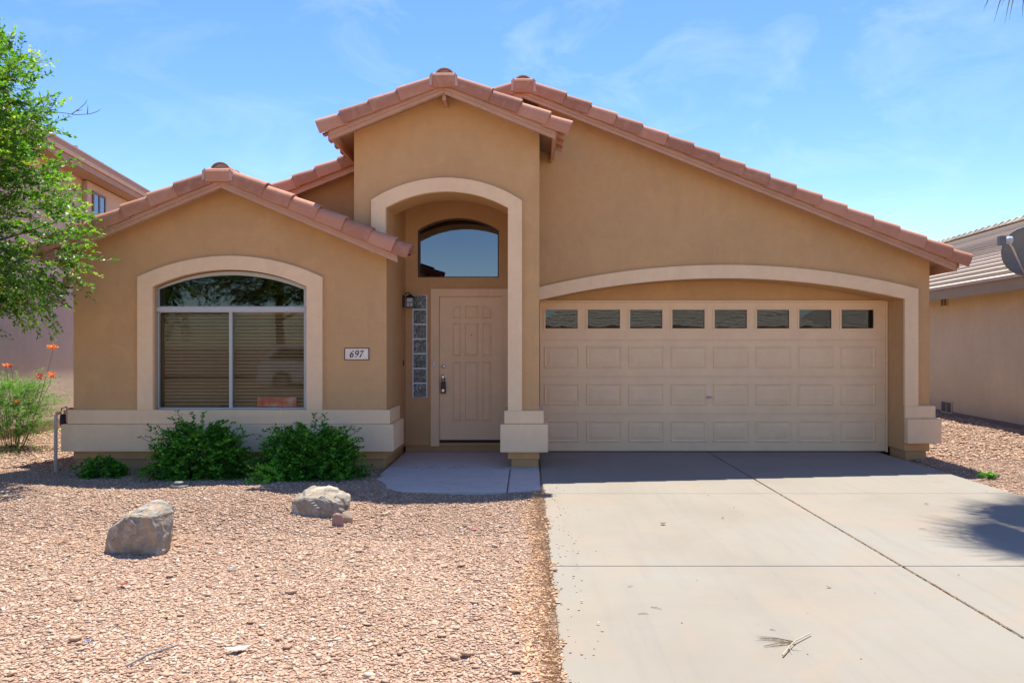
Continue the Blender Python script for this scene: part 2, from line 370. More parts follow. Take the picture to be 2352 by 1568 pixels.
obj('slab', slab_poly([(-1.35, 8.0), (-0.222, 8.0), (-0.222, 9.484), (-1.74, 9.484), (-1.72, 8.5), (-1.62, 8.2)]), M['porch'], walk, bevel=0.007)
obj('slab', slab_poly([(-0.206, 8.0), (0.135, 8.0), (0.14, 9.484), (-0.206, 9.484)]), M['porch'], walk, bevel=0.007)
# street behind the camera
tag(obj('sidewalk', MB().box(-60, 60, -3.0, -1.5, -0.2, -0.004), M['concrete']), kind='structure')
tag(obj('street', MB().box(-80, 80, -11.5, -3.3, -0.25, -0.14), M['asphalt']), kind='structure')

# ------------------------------------------------------------------ the house
house = thing('stucco_house', 'single storey tan stucco house with peach trim, terracotta tile roof and two-car garage', 'house', (0, 12, 0))
def hp(name, mb, mat, parent=None, bevel=0, smooth=False):
    """a part of the house: mesh written in world coordinates, parented to the house or to one of its parts"""
    if isinstance(mb, MB): mb.v = [(v[0], v[1] - 12, v[2]) for v in mb.v]
    return obj(name, mb, mat, parent or house, bevel, smooth)

# roof lines: (ridge x, underside z at ridge, slope)
BAY = (-3.678, 3.398, 0.421); TOW = (-1.001, 4.513, 0.407); MAIN = (-0.06, 4.767, 0.399)
def under(g, x, up=0.10): return g[1] + up - g[2] * abs(x - g[0])

# front wall of bay and tower in one sheet, with the arched entry and the bay window opening
win_hole = [(X(350.4, DT), Z(941, DT) - 0.0)] + [(X(704, DT), Z(941, DT))] + arc(X(704, DT), 2.233, X(527, DT), 2.442, X(350.4, DT), 2.233)
EX0, EX1, ESP, EAP = -1.745, -0.243, 3.203, 3.402
outline = [(BX0, 0.11), (BX0, under(BAY, BX0)), (BAY[0], under(BAY, BAY[0])), (TX0, under(BAY, TX0)), (TX0, under(TOW, TX0)),
           (TOW[0], under(TOW, TOW[0])), (TX1, under(TOW, TX1)), (TX1, 0.11), (EX1, 0.11)] + \
          arc(EX1, ESP, (EX0 + EX1) / 2, EAP, EX0, ESP) + [(EX0, 0.11)]
hp('front_wall', MB().prism([outline, win_hole], DB, DB + 0.52), M['wall'], bevel=0.012)
hp('side_wall', MB().box(BX1 - 0.15, BX1, DB + 0.522, DE + 0.15, 0.09, 3.7), M['wall'])
hp('side_wall', MB().box(BX0, BX0 + 0.15, DB + 0.522, 24, 0.11, 2.55), M['wall'])
hp('side_wall', MB().box(TX0, TX0 + 0.15, DB + 0.522, 12, 2.4, 3.98), M['wall'])
hp('side_wall', MB().box(0.0, TX1, DB + 0.522, DG + 0.3, 0.0, 3.98), M['wall'])
hp('side_wall', MB().box(GX1 - 0.15, GX1, DGF + 0.482, 24, 0.086, 2.45), M['wall'])
hp('back_wall', MB().box(BX0 + 0.15, GX1 - 0.15, 23.8, 24, 0.0, 2.5), M['wall'])
hp('entry_ceiling', MB().box(BX1, -0.002, DB + 0.522, DE - 0.002, 3.62, 3.75), M['wall'])
# entry back wall
def rect(x0, x1, z0, z1): return [(x0, z0), (x1, z0), (x1, z1), (x0, z1)]
e_win = [(X(959.4, DE), Z(637, DE)), (X(1146, DE), Z(637, DE))] + arc(X(1146, DE), Z(529, DE), X(1053, DE), Z(500.6, DE), X(959.4, DE), Z(529, DE), 18)
gb = (X(946.3, DE), X(982, DE), Z(913.5, DE), Z(677, DE))
DX0, DX1, DZ0, DZ1 = X(1009, DE), X(1153, DE), Z(1010, DE), Z(680.6, DE)
hp('entry_wall', MB().prism([rect(BX1 + 0.001, -0.001, 0.09, 3.62), e_win, rect(*gb), rect(DX0 - 0.01, DX1 + 0.01, DZ0 - 0.045, DZ1 + 0.01)], DE, DE + 0.14), M['wall'], bevel=0.008)
hp('footing', MB().box(BX1 + 0.001, -0.001, DE + 0.025, DE + 0.12, -0.1, 0.088), M['found'])
hp('footing', MB().box(BX0 + 0.03, BX1 - 0.03, DB + 0.03, DB + 0.4, -0.2, 0.108), M['found'])
hp('footing', MB().box(BX1 - 0.13, BX1 - 0.03, DB + 0.401, DE + 0.02, -0.2, 0.108), M['found'])
hp('footing', MB().box(BX0 + 0.03, BX0 + 0.13, DB + 0.401, 24, -0.2, 0.108), M['found'])
hp('footing', MB().box(X(1175.3, DB + .03), TX1 - 0.015, DB + 0.03, DB + 0.5, -0.2, 0.108), M['found'])
# wall of garage with its flat arch
g_out = [(TX1 + 0.002, 2.127), (TX1 + 0.002, under(MAIN, TX1)), (GX1, under(MAIN, GX1)), (GX1, 0.086), (5.104, 0.086)] + \
        arc(5.104, 2.129, (5.104 + TX1) / 2, 2.42, TX1 + 0.004, 2.129)[:-1]
hp('garage_wall', MB().prism([g_out], DGF, DGF + 0.48), M['wall'], bevel=0.012)
hp('footing', MB().box(5.13, GX1 - 0.03, DGF + 0.03, DGF + 0.48, -0.2, 0.084), M['found'])
hp('footing', MB().box(GX1 - 0.13, GX1 - 0.03, DGF + 0.481, 24, -0.2, 0.084), M['found'])
hp('garage_header', MB().box(TX1 + 0.002, 5.3, DG + 0.01, DG + 0.13, 2.135, 2.62), M['wall'])
hp('rear_gable_wall', MB().prism([[(-6.0, 2.2), (-6.0, under(MAIN, -6.0)), (TX0 - 0.002, under(MAIN, TX0)), (TX0 - 0.002, 2.2)]], DL, DL + 0.12), M['wall'])
hp('garage_floor', MB().box(0.16, 5.3, DG + 0.31, 17, -0.2, -0.001), M['concrete'])
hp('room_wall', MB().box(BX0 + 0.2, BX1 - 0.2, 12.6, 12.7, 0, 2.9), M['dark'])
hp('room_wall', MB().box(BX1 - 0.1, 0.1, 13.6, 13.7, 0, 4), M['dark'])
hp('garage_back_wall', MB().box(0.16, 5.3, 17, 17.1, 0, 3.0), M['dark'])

# peach plinths, two steps, round the bay, on the pillar and on the garage corner
def ushape(x0, x1, y0, yl, yr, z0, z1, t=0.06):
    """a band that wraps a wall corner: outer box faces minus the wall"""
    return [(x0, y0), (x1, y0), (x1, yr), (x1 - t, yr), (x1 - t, y0 + t), (x0 + t, y0 + t), (x0 + t, yl), (x0, yl)]
def band(name, pts, z0, z1, mat=None, bevel=0.01):
    n = len(pts); tri = tessellate_polygon([[Vector((p[0], p[1], 0)) for p in pts]])
    fs = []
    for a, b_, c_ in tri:
        pa, pb, pc = pts[a], pts[b_], pts[c_]
        if (pb[0] - pa[0]) * (pc[1] - pa[1]) - (pb[1] - pa[1]) * (pc[0] - pa[0]) < 0: b_, c_ = c_, b_
        fs += [(a + n, b_ + n, c_ + n), (a, c_, b_)]
    fs += [(i, (i + 1) % n, n + (i + 1) % n, n + i) for i in range(n)]
    return hp(name, MB().add([(x, y, z0) for x, y in pts] + [(x, y, z1) for x, y in pts], fs), mat or M['trim'], bevel=bevel)
band('plinth', ushape(BX0 - 0.05, BX1 + 0.05, DB - 0.05, 10.3, 10.2, 0, 0, 0.048), 0.543, 0.717)
band('plinth', ushape(BX0 - 0.10, BX1 + 0.10, DB - 0.10, 10.3, 10.2, 0, 0, 0.098), 0.212, 0.542)
band('plinth', [(-0.29, DB - 0.05), (0.198, DB - 0.05), (0.198, 10.05), (-0.29, 10.05)], 0.545, 0.707)
band('plinth', [(-0.337, DB - 0.10), (0.25, DB - 0.10), (0.25, 10.1), (-0.337, 10.1)], 0.20, 0.544)
band('plinth', [(5.09, DGF - 0.05), (5.50, DGF - 0.05), (5.50, 10.95), (5.441, 10.95), (5.441, DGF - 0.001), (5.09, DGF - 0.001)], 0.524, 0.694)
band('plinth', [(5.095, DGF - 0.10), (5.555, DGF - 0.10), (5.555, 11.0), (5.441, 11.0), (5.441, DGF - 0.002), (5.095, DGF - 0.002)], 0.192, 0.523)

# raised arch trims
def trim(outer, inner, y0, y1):
    return MB().prism([outer + inner[::-1]], y0, y1)
wo_ = [(X(315, DT), 0.716)] + arc(X(315, DT), 2.351, X(527, DT), 2.611, X(740, DT), 2.351) + [(X(740, DT), 0.716)]
wi_ = [(X(350.4, DT), 0.716)] + arc(X(350.4, DT), 2.233, X(527, DT), 2.442, X(704, DT), 2.233) + [(X(704, DT), 0.716)]
hp('window_surround', trim(wo_, wi_, DT, DB - 0.001), M['trim'], bevel=0.008)
to_ = [(-1.927, 2.66)] + arc(-1.927, 3.299, -1.0, 3.572, -0.0697, 3.292) + [(-0.0697, 0.706)]
ti_ = [(-1.748, 2.66)] + arc(-1.748, 3.203, -1.0, 3.402, -0.243, 3.203) + [(-0.243, 0.706)]
hp('entry_surround', trim(to_, ti_, DT, DB - 0.001), M['trim'], bevel=0.008)
go_ = arc(0.150, 2.292, 2.65, 2.594, 5.267, 2.272, 36) + [(5.267, 0.693)]
gi_ = arc(0.150, 2.119, 2.62, 2.415, 5.087, 2.136, 36) + [(5.087, 0.693)]
hp('garage_surround', trim(go_, gi_, DGT, DGF - 0.001), M['trim'], bevel=0.008)

# ---- roofs
def roof(name, g, xl, xr, yf, yb, yfl=None, cut_r=None):
    """gable roof: deck with soffit, returns the part; xl / xr are the fascia ends"""
    yfl = yfl or yf; x0, z0, m_ = g
    mb = MB()
    def slope(xa, xb, y0, y1, up0=0.105, up1=0.15):
        za, zb = z0 - m_ * abs(xa - x0), z0 - m_ * abs(xb - x0)
        mb.add([(xa, y0, za + up0), (xb, y0, zb + up0), (xb, y1, zb + up0), (xa, y1, za + up0),
                (xa, y0, za + up1), (xb, y0, zb + up1), (xb, y1, zb + up1), (xa, y1, za + up1)],
               [(0, 3, 2, 1), (4, 5, 6, 7), (0, 1, 5, 4), (1, 2, 6, 5), (2, 3, 7, 6), (3, 0, 4, 7)])
    slope(xl, x0, yfl + 0.042, yb)
    if cut_r is None: slope(x0, xr, yf + 0.042, yb)
    else:
        slope(x0, xr, yf + 0.042, DB - 0.003); slope(x0, cut_r, DB - 0.002, yb)
    return hp(name, mb, M['soffit'])
def corrugated(parent, g, xa, xb, y0, y1):
    """field of barrel tiles on one slope from ridge xa down to eave xb"""
    x0, z0, m_ = g; W_ = 0.30; vs = []; fs = []
    n = max(1, int((y1 - y0) / W_)); sub = 8; L_ = abs(xb - xa) * math.sqrt(1 + m_ * m_); rows_ = max(1, int(L_ / 0.37))
    for r_ in range(rows_):
        for e in (0, 1):
            tt = (r_ + e) / rows_; x = xa + (xb - xa) * tt; lift = 0.03 if e else 0.0
            for k in range(n * sub + 1):
                y = y0 + (y1 - y0) * k / (n * sub); ph = (k % sub) / sub
                h = 0.085 * math.sin(math.pi * ph * 1.0) ** 0.8 if ph else 0
                vs.append((x, y, z0 - m_ * abs(x - x0) + 0.15 + h + lift))
    w = n * sub + 1
    for r_ in range(rows_):
        for k in range(w - 1):
            a = (2 * r_) * w + k; fs.append((a, a + 1, a + w + 1, a + w))
            if r_ < rows_ - 1: b_ = (2 * r_ + 1) * w + k; fs.append((b_, b_ + 1, b_ + w + 1, b_ + w))
    return tag(hp('barrel_tiles', MB().add(vs, fs), M['tile'], parent), kind='stuff')
def rake_tiles(parent, g, bounds, yf, d):
    """bounds: photo columns of the joints from the eave up to the ridge, read at depth d"""
    x0, z0, m_ = g
    prof = [(-0.055, -0.075), (-0.060, 0.0), (-0.056, 0.03), (-0.046, 0.055), (-0.03, 0.075), (-0.008, 0.09), (0.02, 0.098), (0.05, 0.1), (0.16, 0.09), (0.16, 0.07), (0.0, 0.07), (-0.035, 0.03), (-0.035, -0.075)]
    for i in range(len(bounds) - 1):
        xa = X(bounds[i], d); xb = X(bounds[i + 1], d); sgn = 1 if xb > xa else -1
        xb += sgn * 0.05; u = Vector((sgn, 0, m_)).normalized(); nn = Vector((-sgn * m_, 0, 1)).normalized()
        mid = Vector(((xa + xb) / 2, yf, z0 - m_ * abs((xa + xb) / 2 - x0) + 0.16))
        half = abs(xb - xa) / 2 * math.sqrt(1 + m_ * m_)
        jit = random.uniform(-0.006, 0.006); tw = random.uniform(-0.004, 0.004)
        vs = []
        for side, (lift, out) in ((-1, (0.033, -0.022)), (0.80, (0.004, 0.0)), (1, (-0.006, 0.004))):
            for (py, pn) in prof:
                p = mid + u * half * side + nn * (pn * (1.0 if pn > 0 else 0.98) + (lift if pn > 0.01 else lift * 0.3) + jit) + Vector((0, py + out + tw, 0))
                vs.append(p)
        k = len(prof); fs = []
        for s_ in range(2):
            for j in range(k): fs.append((s_ * k + j, s_ * k + (j + 1) % k, (s_ + 1) * k + (j + 1) % k, (s_ + 1) * k + j))
        fs += [tuple(range(k))[::-1], tuple(2 * k + j for j in range(k))]
        if sgn < 0: fs = [f[::-1] for f in fs]
        hp('rake_tile', MB().add(vs, fs), M['tile'], parent, bevel=0.004)
def cap_tile(parent, g, xa, xb, yf, z_lo, z_hi):
    mb = MB(); w = 0.02
    prof = [(-0.075, z_lo), (-0.08, z_hi - 0.05), (-0.06, z_hi - 0.015), (-0.02, z_hi), (0.12, z_hi), (0.12, z_lo + 0.05), (-0.04, z_lo)]
    k = len(prof); vs = [(xa, yf + p, q) for p, q in prof] + [(xb, yf + p, q) for p, q in prof]
    fs = [(j, (j + 1) % k, k + (j + 1) % k, k + j) for j in range(k)] + [tuple(range(k))[::-1], tuple(k + j for j in range(k))]
    hp('cap_tile', mb.add(vs, fs), M['tile'], parent, bevel=0.012)
    for s_, xe in ((-1, xa), (1, xb)):
        hp('mortar', MB().prism([[(xe + s_ * 0.001, z_lo + 0.02), (xe + s_ * 0.03, z_lo + 0.02), (xe + s_ * 0.025, z_hi - 0.045), (xe + s_ * 0.001, z_hi - 0.02)][::s_]], yf - 0.07, yf + 0.1), M['mortar'], parent, bevel=0.006)
def ridge_tiles(parent, x0, z, y0, y1):
    y = y0; i = 0
    while y < y1 and i < 14:
        vs = []; n = 9; fs = []
        for yy, r in ((y, 0.11), (y + 0.42, 0.095)):
            for rr in (r, r - 0.018):
                for k in range(n):
                    a = math.pi * k / (n - 1); vs.append((x0 + rr * 1.05 * math.cos(a), yy, z + rr * math.sin(a) * 0.85))
        for k in range(n - 1):
            fs += [(k, k + 1, 2 * n + k + 1, 2 * n + k), (n + k, 3 * n + k, 3 * n + k + 1, n + k + 1), (k, n + k, n + k + 1, k + 1)]
        hp('ridge_tile', MB().add(vs, [f[::-1] for f in fs]), M['tile'], parent); y += 0.38; i += 1
        z += 0.0
    if z: hp('mortar', MB().prism([[(x0 + 0.1 * math.cos(math.pi * k / 8), z + 0.082 * math.sin(math.pi * k / 8)) for k in range(9)]], y0 + 0.03, y0 + 0.1), M['mortar'], parent)
def rake_fascia(parent, g, x_end, yf, drop=0.0, h=0.15):
    x0, z0, m_ = g; s_ = 1 if x_end > x0 else -1; ze = z0 - m_ * abs(x_end - x0)
    xr = x0 + s_ * 0.001
    hp('rake_board', MB().prism([[(xr, z0), (x_end, ze), (x_end, ze + h * 0.9), (xr, z0 + h)][::-s_]], yf, yf + 0.04), M['fascia'], parent, bevel=0.004)
    hp('rake_board', MB().prism([[(xr, z0 + 0.045), (x_end, ze + 0.045), (x_end, ze + h * 1.1), (xr, z0 + h * 1.15)][::-s_]], yf - 0.018, yf - 0.001), M['fascia'], parent, bevel=0.003)
def eave_fascia(parent, g, x_end, y0, y1):
    x0, z0, m_ = g; s_ = 1 if x_end > x0 else -1; ze = z0 - m_ * abs(x_end - x0)
    hp('eave_board', MB().box(min(x_end, x_end + s_ * 0.03), max(x_end, x_end + s_ * 0.03), y0, y1, ze - 0.01, ze + 0.13), M['fascia'], parent, bevel=0.004)
    hp('eave_board', MB().box(min(x_end + s_ * 0.031, x_end + s_ * 0.055), max(x_end + s_ * 0.031, x_end + s_ * 0.055), y0 - 0.01, y1, ze + 0.03, ze + 0.15), M['fascia'], parent, bevel=0.004)
def eave_tiles(parent, g, x_end, y0, y1):
    """hollow barrel ends that hang over an eave"""
    x0, z0, m_ = g; s_ = 1 if x_end > x0 else -1; y = y0
    while y < y1:
        vs = []; fs = []; n = 8
        for e in (0, 1):
            x = x_end + s_ * (0.12 if e == 0 else -0.33); zc = z0 - m_ * abs(x - x0) + 0.13 + (0.012 if e == 0 else 0)
            for rr in (0.1, 0.083):
                for k in range(n + 1):
                    a = math.pi * k / n; vs.append((x, y + 0.1 + rr * math.cos(a), zc + rr * math.sin(a)))
                vs.append((x, y - 0.0 + (0.0 if rr == 0.1 else 0.0) - 0.09, zc + (0.0 if rr == 0.1 else 0.017)))
        k_ = n + 2
        for k in range(n + 1):
            a0, b0, a1, b1 = k, k_ + k, 2 * k_ + k, 3 * k_ + k
            fs += [(a0, a0 + 1, a1 + 1, a1), (b0, b1, b1 + 1, b0 + 1), (a0, b0, b0 + 1, a0 + 1)]
        hp('eave_tile', MB().add(vs, fs), M['tile'], parent); y += 0.3

YT, YBr, YM, YL = 9.15, 9.2, 10.1, 10.4      # front planes of the four rakes
# main roof over the garage
rf = roof('roof', MAIN, -6.3, 5.63, YM, 24, yfl=YL)
rake_fascia(rf, MAIN, 5.63, YM)
hp('rake_board', MB().prism([[(-6.3, MAIN[1] - .399 * 6.24 + .01), (-0.07, MAIN[1] + .01), (-0.07, MAIN[1] + 0.15), (-6.3, MAIN[1] - .399 * 6.24 + 0.15)]], YL, YL + 0.04), M['fascia'], rf)
hp('rake_board', MB().prism([[(-0.9, under(MAIN, -0.9, 0)), (-0.062, MAIN[1]), (-0.062, MAIN[1] + 0.15), (-0.9, under(MAIN, -0.9, 0.15))]], YM, YM + 0.04), M['fascia'], rf)
eave_fascia(rf, MAIN, 5.63, YM + 0.02, 24)
eave_tiles(rf, MAIN, 5.64, YM + 0.25, 13)
corrugated(rf, MAIN, 0.0, 5.62, YM + 0.1, 23.8); corrugated(rf, MAIN, -0.12, -6.3, YL + 0.1, 23.8)
gb_ = [2222, 2178.6, 2118.5, 2058, 1998, 1937, 1880, 1821, 1761, 1704, 1645, 1586, 1528, 1470, 1411, 1352, 1295, 1229]
rake_tiles(rf, MAIN, gb_, YM, YM)
rake_tiles(rf, MAIN, [523, 575, 627, 679, 730.6, 783, 835], YL, YL)
rake_tiles(rf, MAIN, [1120, 1176], YM, YM)
cap_tile(rf, MAIN, X(1180, YM), X(1225, YM), YM, Z(216, YM), Z(185, YM) + 0.02)
ridge_tiles(rf, MAIN[0], Z(190, YM), YM - 0.02, 24)
# tower roof
rt = roof('roof', TOW, -2.33, 0.30, YT, 12.8)
for xe in (-2.36, 0.33): rake_fascia(rt, TOW, xe, YT)
eave_fascia(rt, TOW, 0.30, YT + 0.02, 10.39); eave_fascia(rt, TOW, -2.33, YT + 0.02, 12.6)
eave_tiles(rt, TOW, 0.33, YT + 0.22, 10.1); eave_tiles(rt, TOW, -2.36, YT + 0.22, 12.2)
corrugated(rt, TOW, -0.95, 0.32, YT + 0.1, 10.39); corrugated(rt, TOW, -1.05, -2.35, YT + 0.1, 12.6)
rake_tiles(rt, TOW, [733.6, 787.7, 854.3, 918.3, 992], YT, YT)
rake_tiles(rt, TOW, [1307.7, 1257.3, 1191.6, 1125, 1048], YT, YT)
cap_tile(rt, TOW, X(994, YT), X(1046, YT), YT, Z(204.7, YT), Z(169, YT))
ridge_tiles(rt, TOW[0] + 0.01, Z(175, YT), YT - 0.02, 12.4)
hp('soffit_block', MB().box(TOW[0] - 0.02, TOW[0] + 0.02, YT + 0.045, DB - 0.002, TOW[1] - 0.07, TOW[1] + 0.10), M['fascia'], rt)
# bay roof
rb = roof('roof', BAY, -5.80, -1.56, YBr, 13.5, cut_r=TX0 - 0.003)
for xe in (-5.80, -1.562): rake_fascia(rb, BAY, xe, YBr)
eave_fascia(rb, BAY, -5.80, YBr + 0.02, 13.4)
eave_tiles(rb, BAY, -5.83, YBr + 0.22, 12)
eave_tiles(rb, BAY, -1.53, YBr + 0.13, YBr + 0.2)
corrugated(rb, BAY, -3.62, TX0 - 0.004, YBr + 0.1, 13.4); corrugated(rb, BAY, -3.74, -5.82, YBr + 0.1, 13.4)
rake_tiles(rb, BAY, [62, 105, 165, 224, 287, 348.8, 408.8, 474], YBr, YBr)
rake_tiles(rb, BAY, [940, 905, 850, 790, 730, 668.3, 607.5, 534], YBr, YBr)
cap_tile(rb, BAY, X(475.6, YBr), X(531.8, YBr), YBr, Z(420, YBr), Z(387, YBr))
ridge_tiles(rb, BAY[0], Z(391, YBr), YBr - 0.02, 13)

# ---- bay window
DW = DB + 0.09
a_fr = lambda: arc(X(702, DT), 2.225, X(527, DT), 2.432, X(352.4, DT), 2.225)
fo = [(X(353, DT), 0.70), (X(701.5, DT), 0.70)] + a_fr()
fx0, fx1 = X(364, DW), X(699, DW); zr0, zr1 = Z(717.4, DW), Z(703.6, DW); mx0, mx1 = X(527.3, DW), X(533.7, DW)
f_arch = [(fx0, zr1), (fx1, zr1)] + arc(fx1, Z(665, DW), X(531, DW), Z(632, DW), fx0, Z(665, DW), 18)
zb = Z(935.6, DW)
fl_, fr_ = X(353, DT), X(701.5, DT)
wm = MB().prism([[(fl_, zr0), (fr_, zr0)] + a_fr(), f_arch], DW - 0.02, DW + 0.05)
wm.box(fl_, fx0, DW - 0.02, DW + 0.05, 0.70, zr0).box(fx1, fr_, DW - 0.02, DW + 0.05, 0.70, zr0).box(mx0, mx1, DW - 0.016, DW + 0.05, zb, zr0)
wm.box(fx0, fx1, DW - 0.02, DW + 0.05, 0.70, zb)
win = hp('window', wm, M['white'])
hp('rail', MB().box(fx0 - 0.03, fx1 + 0.03, DW - 0.032, DW - 0.0205, zr0 + 0.01, zr1 - 0.01), M['white'], win, bevel=0.003)
sfm = MB(); ya, yb_s = DW + 0.052, DW + 0.06
sfm.box(fx0 - 0.004, fx0 + 0.012, ya, yb_s, zb, zr0 - 0.006).box(mx0 - 0.01, mx0 + 0.012, ya, yb_s, zb, zr0 - 0.006)
sfm.box(fx0 + 0.013, mx0 - 0.011, ya, yb_s, zb - 0.004, zb + 0.012).box(fx0 + 0.013, mx0 - 0.011, ya, yb_s, zr0 - 0.025, zr0 - 0.006)
hp('sash_frame', sfm, M['rubber'], win)
def pane(parent, loop, y, mat, th=0.004): return hp('pane', MB().prism([loop], y, y + th), mat, parent)
pane(win, [(fx0 - 0.01, zr1 - 0.01), (fx1 + 0.01, zr1 - 0.01)] + arc(fx1 + .01, Z(664, DW), X(531, DW), Z(631, DW), fx0 - .01, Z(664, DW), 18), DW + 0.02, M['glass_garage'])
pane(win, rect(fx0 + 0.005, mx0, zb, zr0 - 0.014), DW + 0.012, M['glass'])
pane(win, rect(mx1 - 0.01, fx1 + 0.01, zb - 0.01, zr0 + 0.01), DW + 0.02, M['glass'])
# entry window
ew = hp('window', MB().prism([[(p[0], p[1]) for p in e_win], [(X(963, DE), Z(634.5, DE)), (X(1143, DE), Z(634.5, DE))] + arc(X(1143, DE), Z(531, DE), X(1053, DE), Z(504, DE), X(963, DE), Z(531, DE), 18)], DE + 0.035, DE + 0.08), plain('bronze_frame', (0.05, 0.04, 0.035), 0.5))
pane(ew, [(X(961, DE), Z(636, DE)), (X(1145, DE), Z(636, DE))] + arc(X(1145, DE), Z(530, DE), X(1053, DE), Z(502, DE), X(961, DE), Z(530, DE), 18), DE + 0.05, M['glass_high'])
# glass block window
gw = hp('glass_block_window', MB().box(gb[0] + 0.002, gb[1] - 0.002, DE + 0.012, DE + 0.07, gb[2] + 0.002, gb[3] - 0.002), M['grout'])
bh = (gb[3] - gb[2]) / 7
for i in range(7):
    z0 = gb[2] + i * bh
    hp('glass_block', MB().box(gb[0] + 0.021, gb[1] - 0.021, DE + 0.006, DE + 0.0115, z0 + 0.011, z0 + bh - 0.011), M['block'], gw, bevel=0.004)
# front door
door = hp('front_door', MB().box(DX0, DX1, DE + 0.02, DE + 0.06, DZ0, DZ1), M['paint'])
ft = [(X(989.9, DE), Z(1023, DE)), (X(1009, DE), Z(1023, DE)), (X(1009, DE), Z(680.6, DE)), (X(1153, DE), Z(680.6, DE)), (X(1153, DE), Z(1023, DE)), (X(1172, DE), Z(1023, DE)), (X(1172, DE), Z(663.7, DE)), (X(989.9, DE), Z(663.7, DE))]
hp('door_frame', MB().prism([ft], DE - 0.03, DE - 0.001), M['trim'], door, bevel=0.006)
hp('door_sweep', MB().box(DX0, DX1, DE + 0.005, DE + 0.05, DZ0 - 0.036, DZ0 - 0.002), M['rubber'], door)
hp('threshold', MB().box(DX0 - 0.01, DX1 + 0.01, DE + 0.02, DE + 0.12, DZ0 - 0.06, DZ0 - 0.038), M['found'], door)
def emboss(loop_o, y, parent, mat, k1=0.014, k2=0.036, h=0.008):
    """raised panel: rim, groove and field, from an outline loop"""
    cx = sum(p[0] for p in loop_o) / len(loop_o); cz = sum(p[1] for p in loop_o) / len(loop_o)
    xs_ = [p[0] for p in loop_o]; zs_ = [p[1] for p in loop_o]; w = (max(xs_) - min(xs_)) / 2; hh = (max(zs_) - min(zs_)) / 2
    def ins(k, yy): return [(cx + (p[0] - cx) * (1 - k / w), yy, cz + (p[1] - cz) * (1 - k / hh)) for p in loop_o]
    rings = [ins(0, y), ins(k1 * .35, y - h), ins(k1 * .8, y - h), ins(k1 * 1.3, y - 0.001), ins(k2, y - h * .85)]
    n = len(loop_o); vs = [p for r in rings for p in r]; fs = []
    for i in range(4):
        for j in range(n): fs.append((i * n + j, i * n + (j + 1) % n, (i + 1) * n + (j + 1) % n, (i + 1) * n + j))
    fs.append(tuple(4 * n + j for j in range(n)))
    return hp('panel', MB().add(vs, fs), mat, parent)
cols = [(1038.9, 1058.4), (1067, 1098.2), (1107.2, 1128.2)]
for ci, (a, b_) in enumerate(cols):
    xa, xb = X(a, DE), X(b_, DE)
    for (y0, y1) in ((741.7, 817.4), (831, 966.7)):
        emboss(rect(xa, xb, Z(y1, DE), Z(y0, DE)), DE + 0.0195, door, M['paint'], 0.012, 0.03, 0.007)
    zt = Z(701.6, DE); zl = Z(731.6, DE)
    if ci == 1: lp = [(xa, zl), (xb, zl), (xb, zt), (xa, zt)]
    elif ci == 0: lp = [(xa, zl), (xb, zl), (xb, zt), ((xa + xb) / 2, zt - 0.018), (xa, zt - 0.05)]
    else: lp = [(xa, zl), (xb, zl), (xb, zt - 0.05), ((xa + xb) / 2, zt - 0.018), (xa, zt)]
    emboss(lp, DE + 0.0195, door, M['paint'], 0.012, 0.03, 0.007)
kx = X(1018.7, DE)
hp('deadbolt', MB().lathe([(0.030, 0.019), (0.030, 0.008), (0.024, 0.0), (0.012, -0.004), (0.0, -0.005)], 18, 'Y', (kx, DE, Z(841, DE))), M['steel'], door)
hp('door_knob', MB().lathe([(0.032, 0.019), (0.032, 0.01), (0.013, 0.005), (0.012, -0.03), (0.028, -0.04), (0.03, -0.055), (0.018, -0.066), (0, -0.067)], 18, 'Y', (kx, DE, Z(865, DE))), M['steel'], door)
hp('peephole', MB().lathe([(0.008, 0.019), (0.008, 0.012), (0.003, 0.011), (0, 0.011)], 10, 'Y', (X(1082.8, DE), DE, Z(769, DE))), M['black'], door)
hp('doorbell', MB().box(X(994.5, DE), X(1000, DE), DE - 0.045, DE - 0.031, Z(841.5, DE), Z(831, DE)), M['grout'], door, bevel=0.003)
hp('bell_cover', MB().box(BX1 + 0.001, BX1 + 0.014, 10.72, 10.76, Z(839, 10.74), Z(827, 10.74)), M['black'], None, bevel=0.003)

# ---- garage door
gx0, gx1 = X(1240, DG), X(2033, DG); gz1 = 2.118
sec = (gz1 - 0.012) / 4; gd = None
wx = [X(1252.4 + 97.05 * i, DG) for i in range(8)]; ww = 0.463; wz0, wz1 = Z(754.6, DG), Z(710.8, DG)
z0 = 0.012 + 3 * sec
gd = hp('garage_door', MB().prism([rect(gx0, gx1, z0, gz1)] + [rect(x_, x_ + ww, wz0, wz1) for x_ in wx], DG, DG + 0.04), M['paint'], bevel=0.003)
hp('bottom_seal', MB().box(gx0, gx1, DG + 0.004, DG + 0.036, 0.001, 0.0115), M['rubber'], gd)
for r_ in range(3):
    za = 0.012 + r_ * sec
    hp('section', MB().box(gx0, gx1, DG, DG + 0.04, za, za + sec - 0.004), M['paint'], gd, bevel=0.004)
    hp('section_joint', MB().box(gx0, gx1, DG + 0.006, DG + 0.034, za + sec - 0.0038, za + sec - 0.0002), M['paint'], gd)
    for dz_ in (0.022, sec - 0.03): hp('groove_bead', MB().box(gx0 + 0.01, gx1 - 0.01, DG - 0.003, DG - 0.0005, za + dz_, za + dz_ + 0.006), M['paint'], gd, bevel=0.001)
    for i in range(8):
        x_ = X(1249.3, DG) + i * 0.5997
        emboss(rect(x_, x_ + 0.508, za + 0.125, za + 0.434), DG - 0.0005, gd, M['paint'], 0.026, 0.085, 0.010)
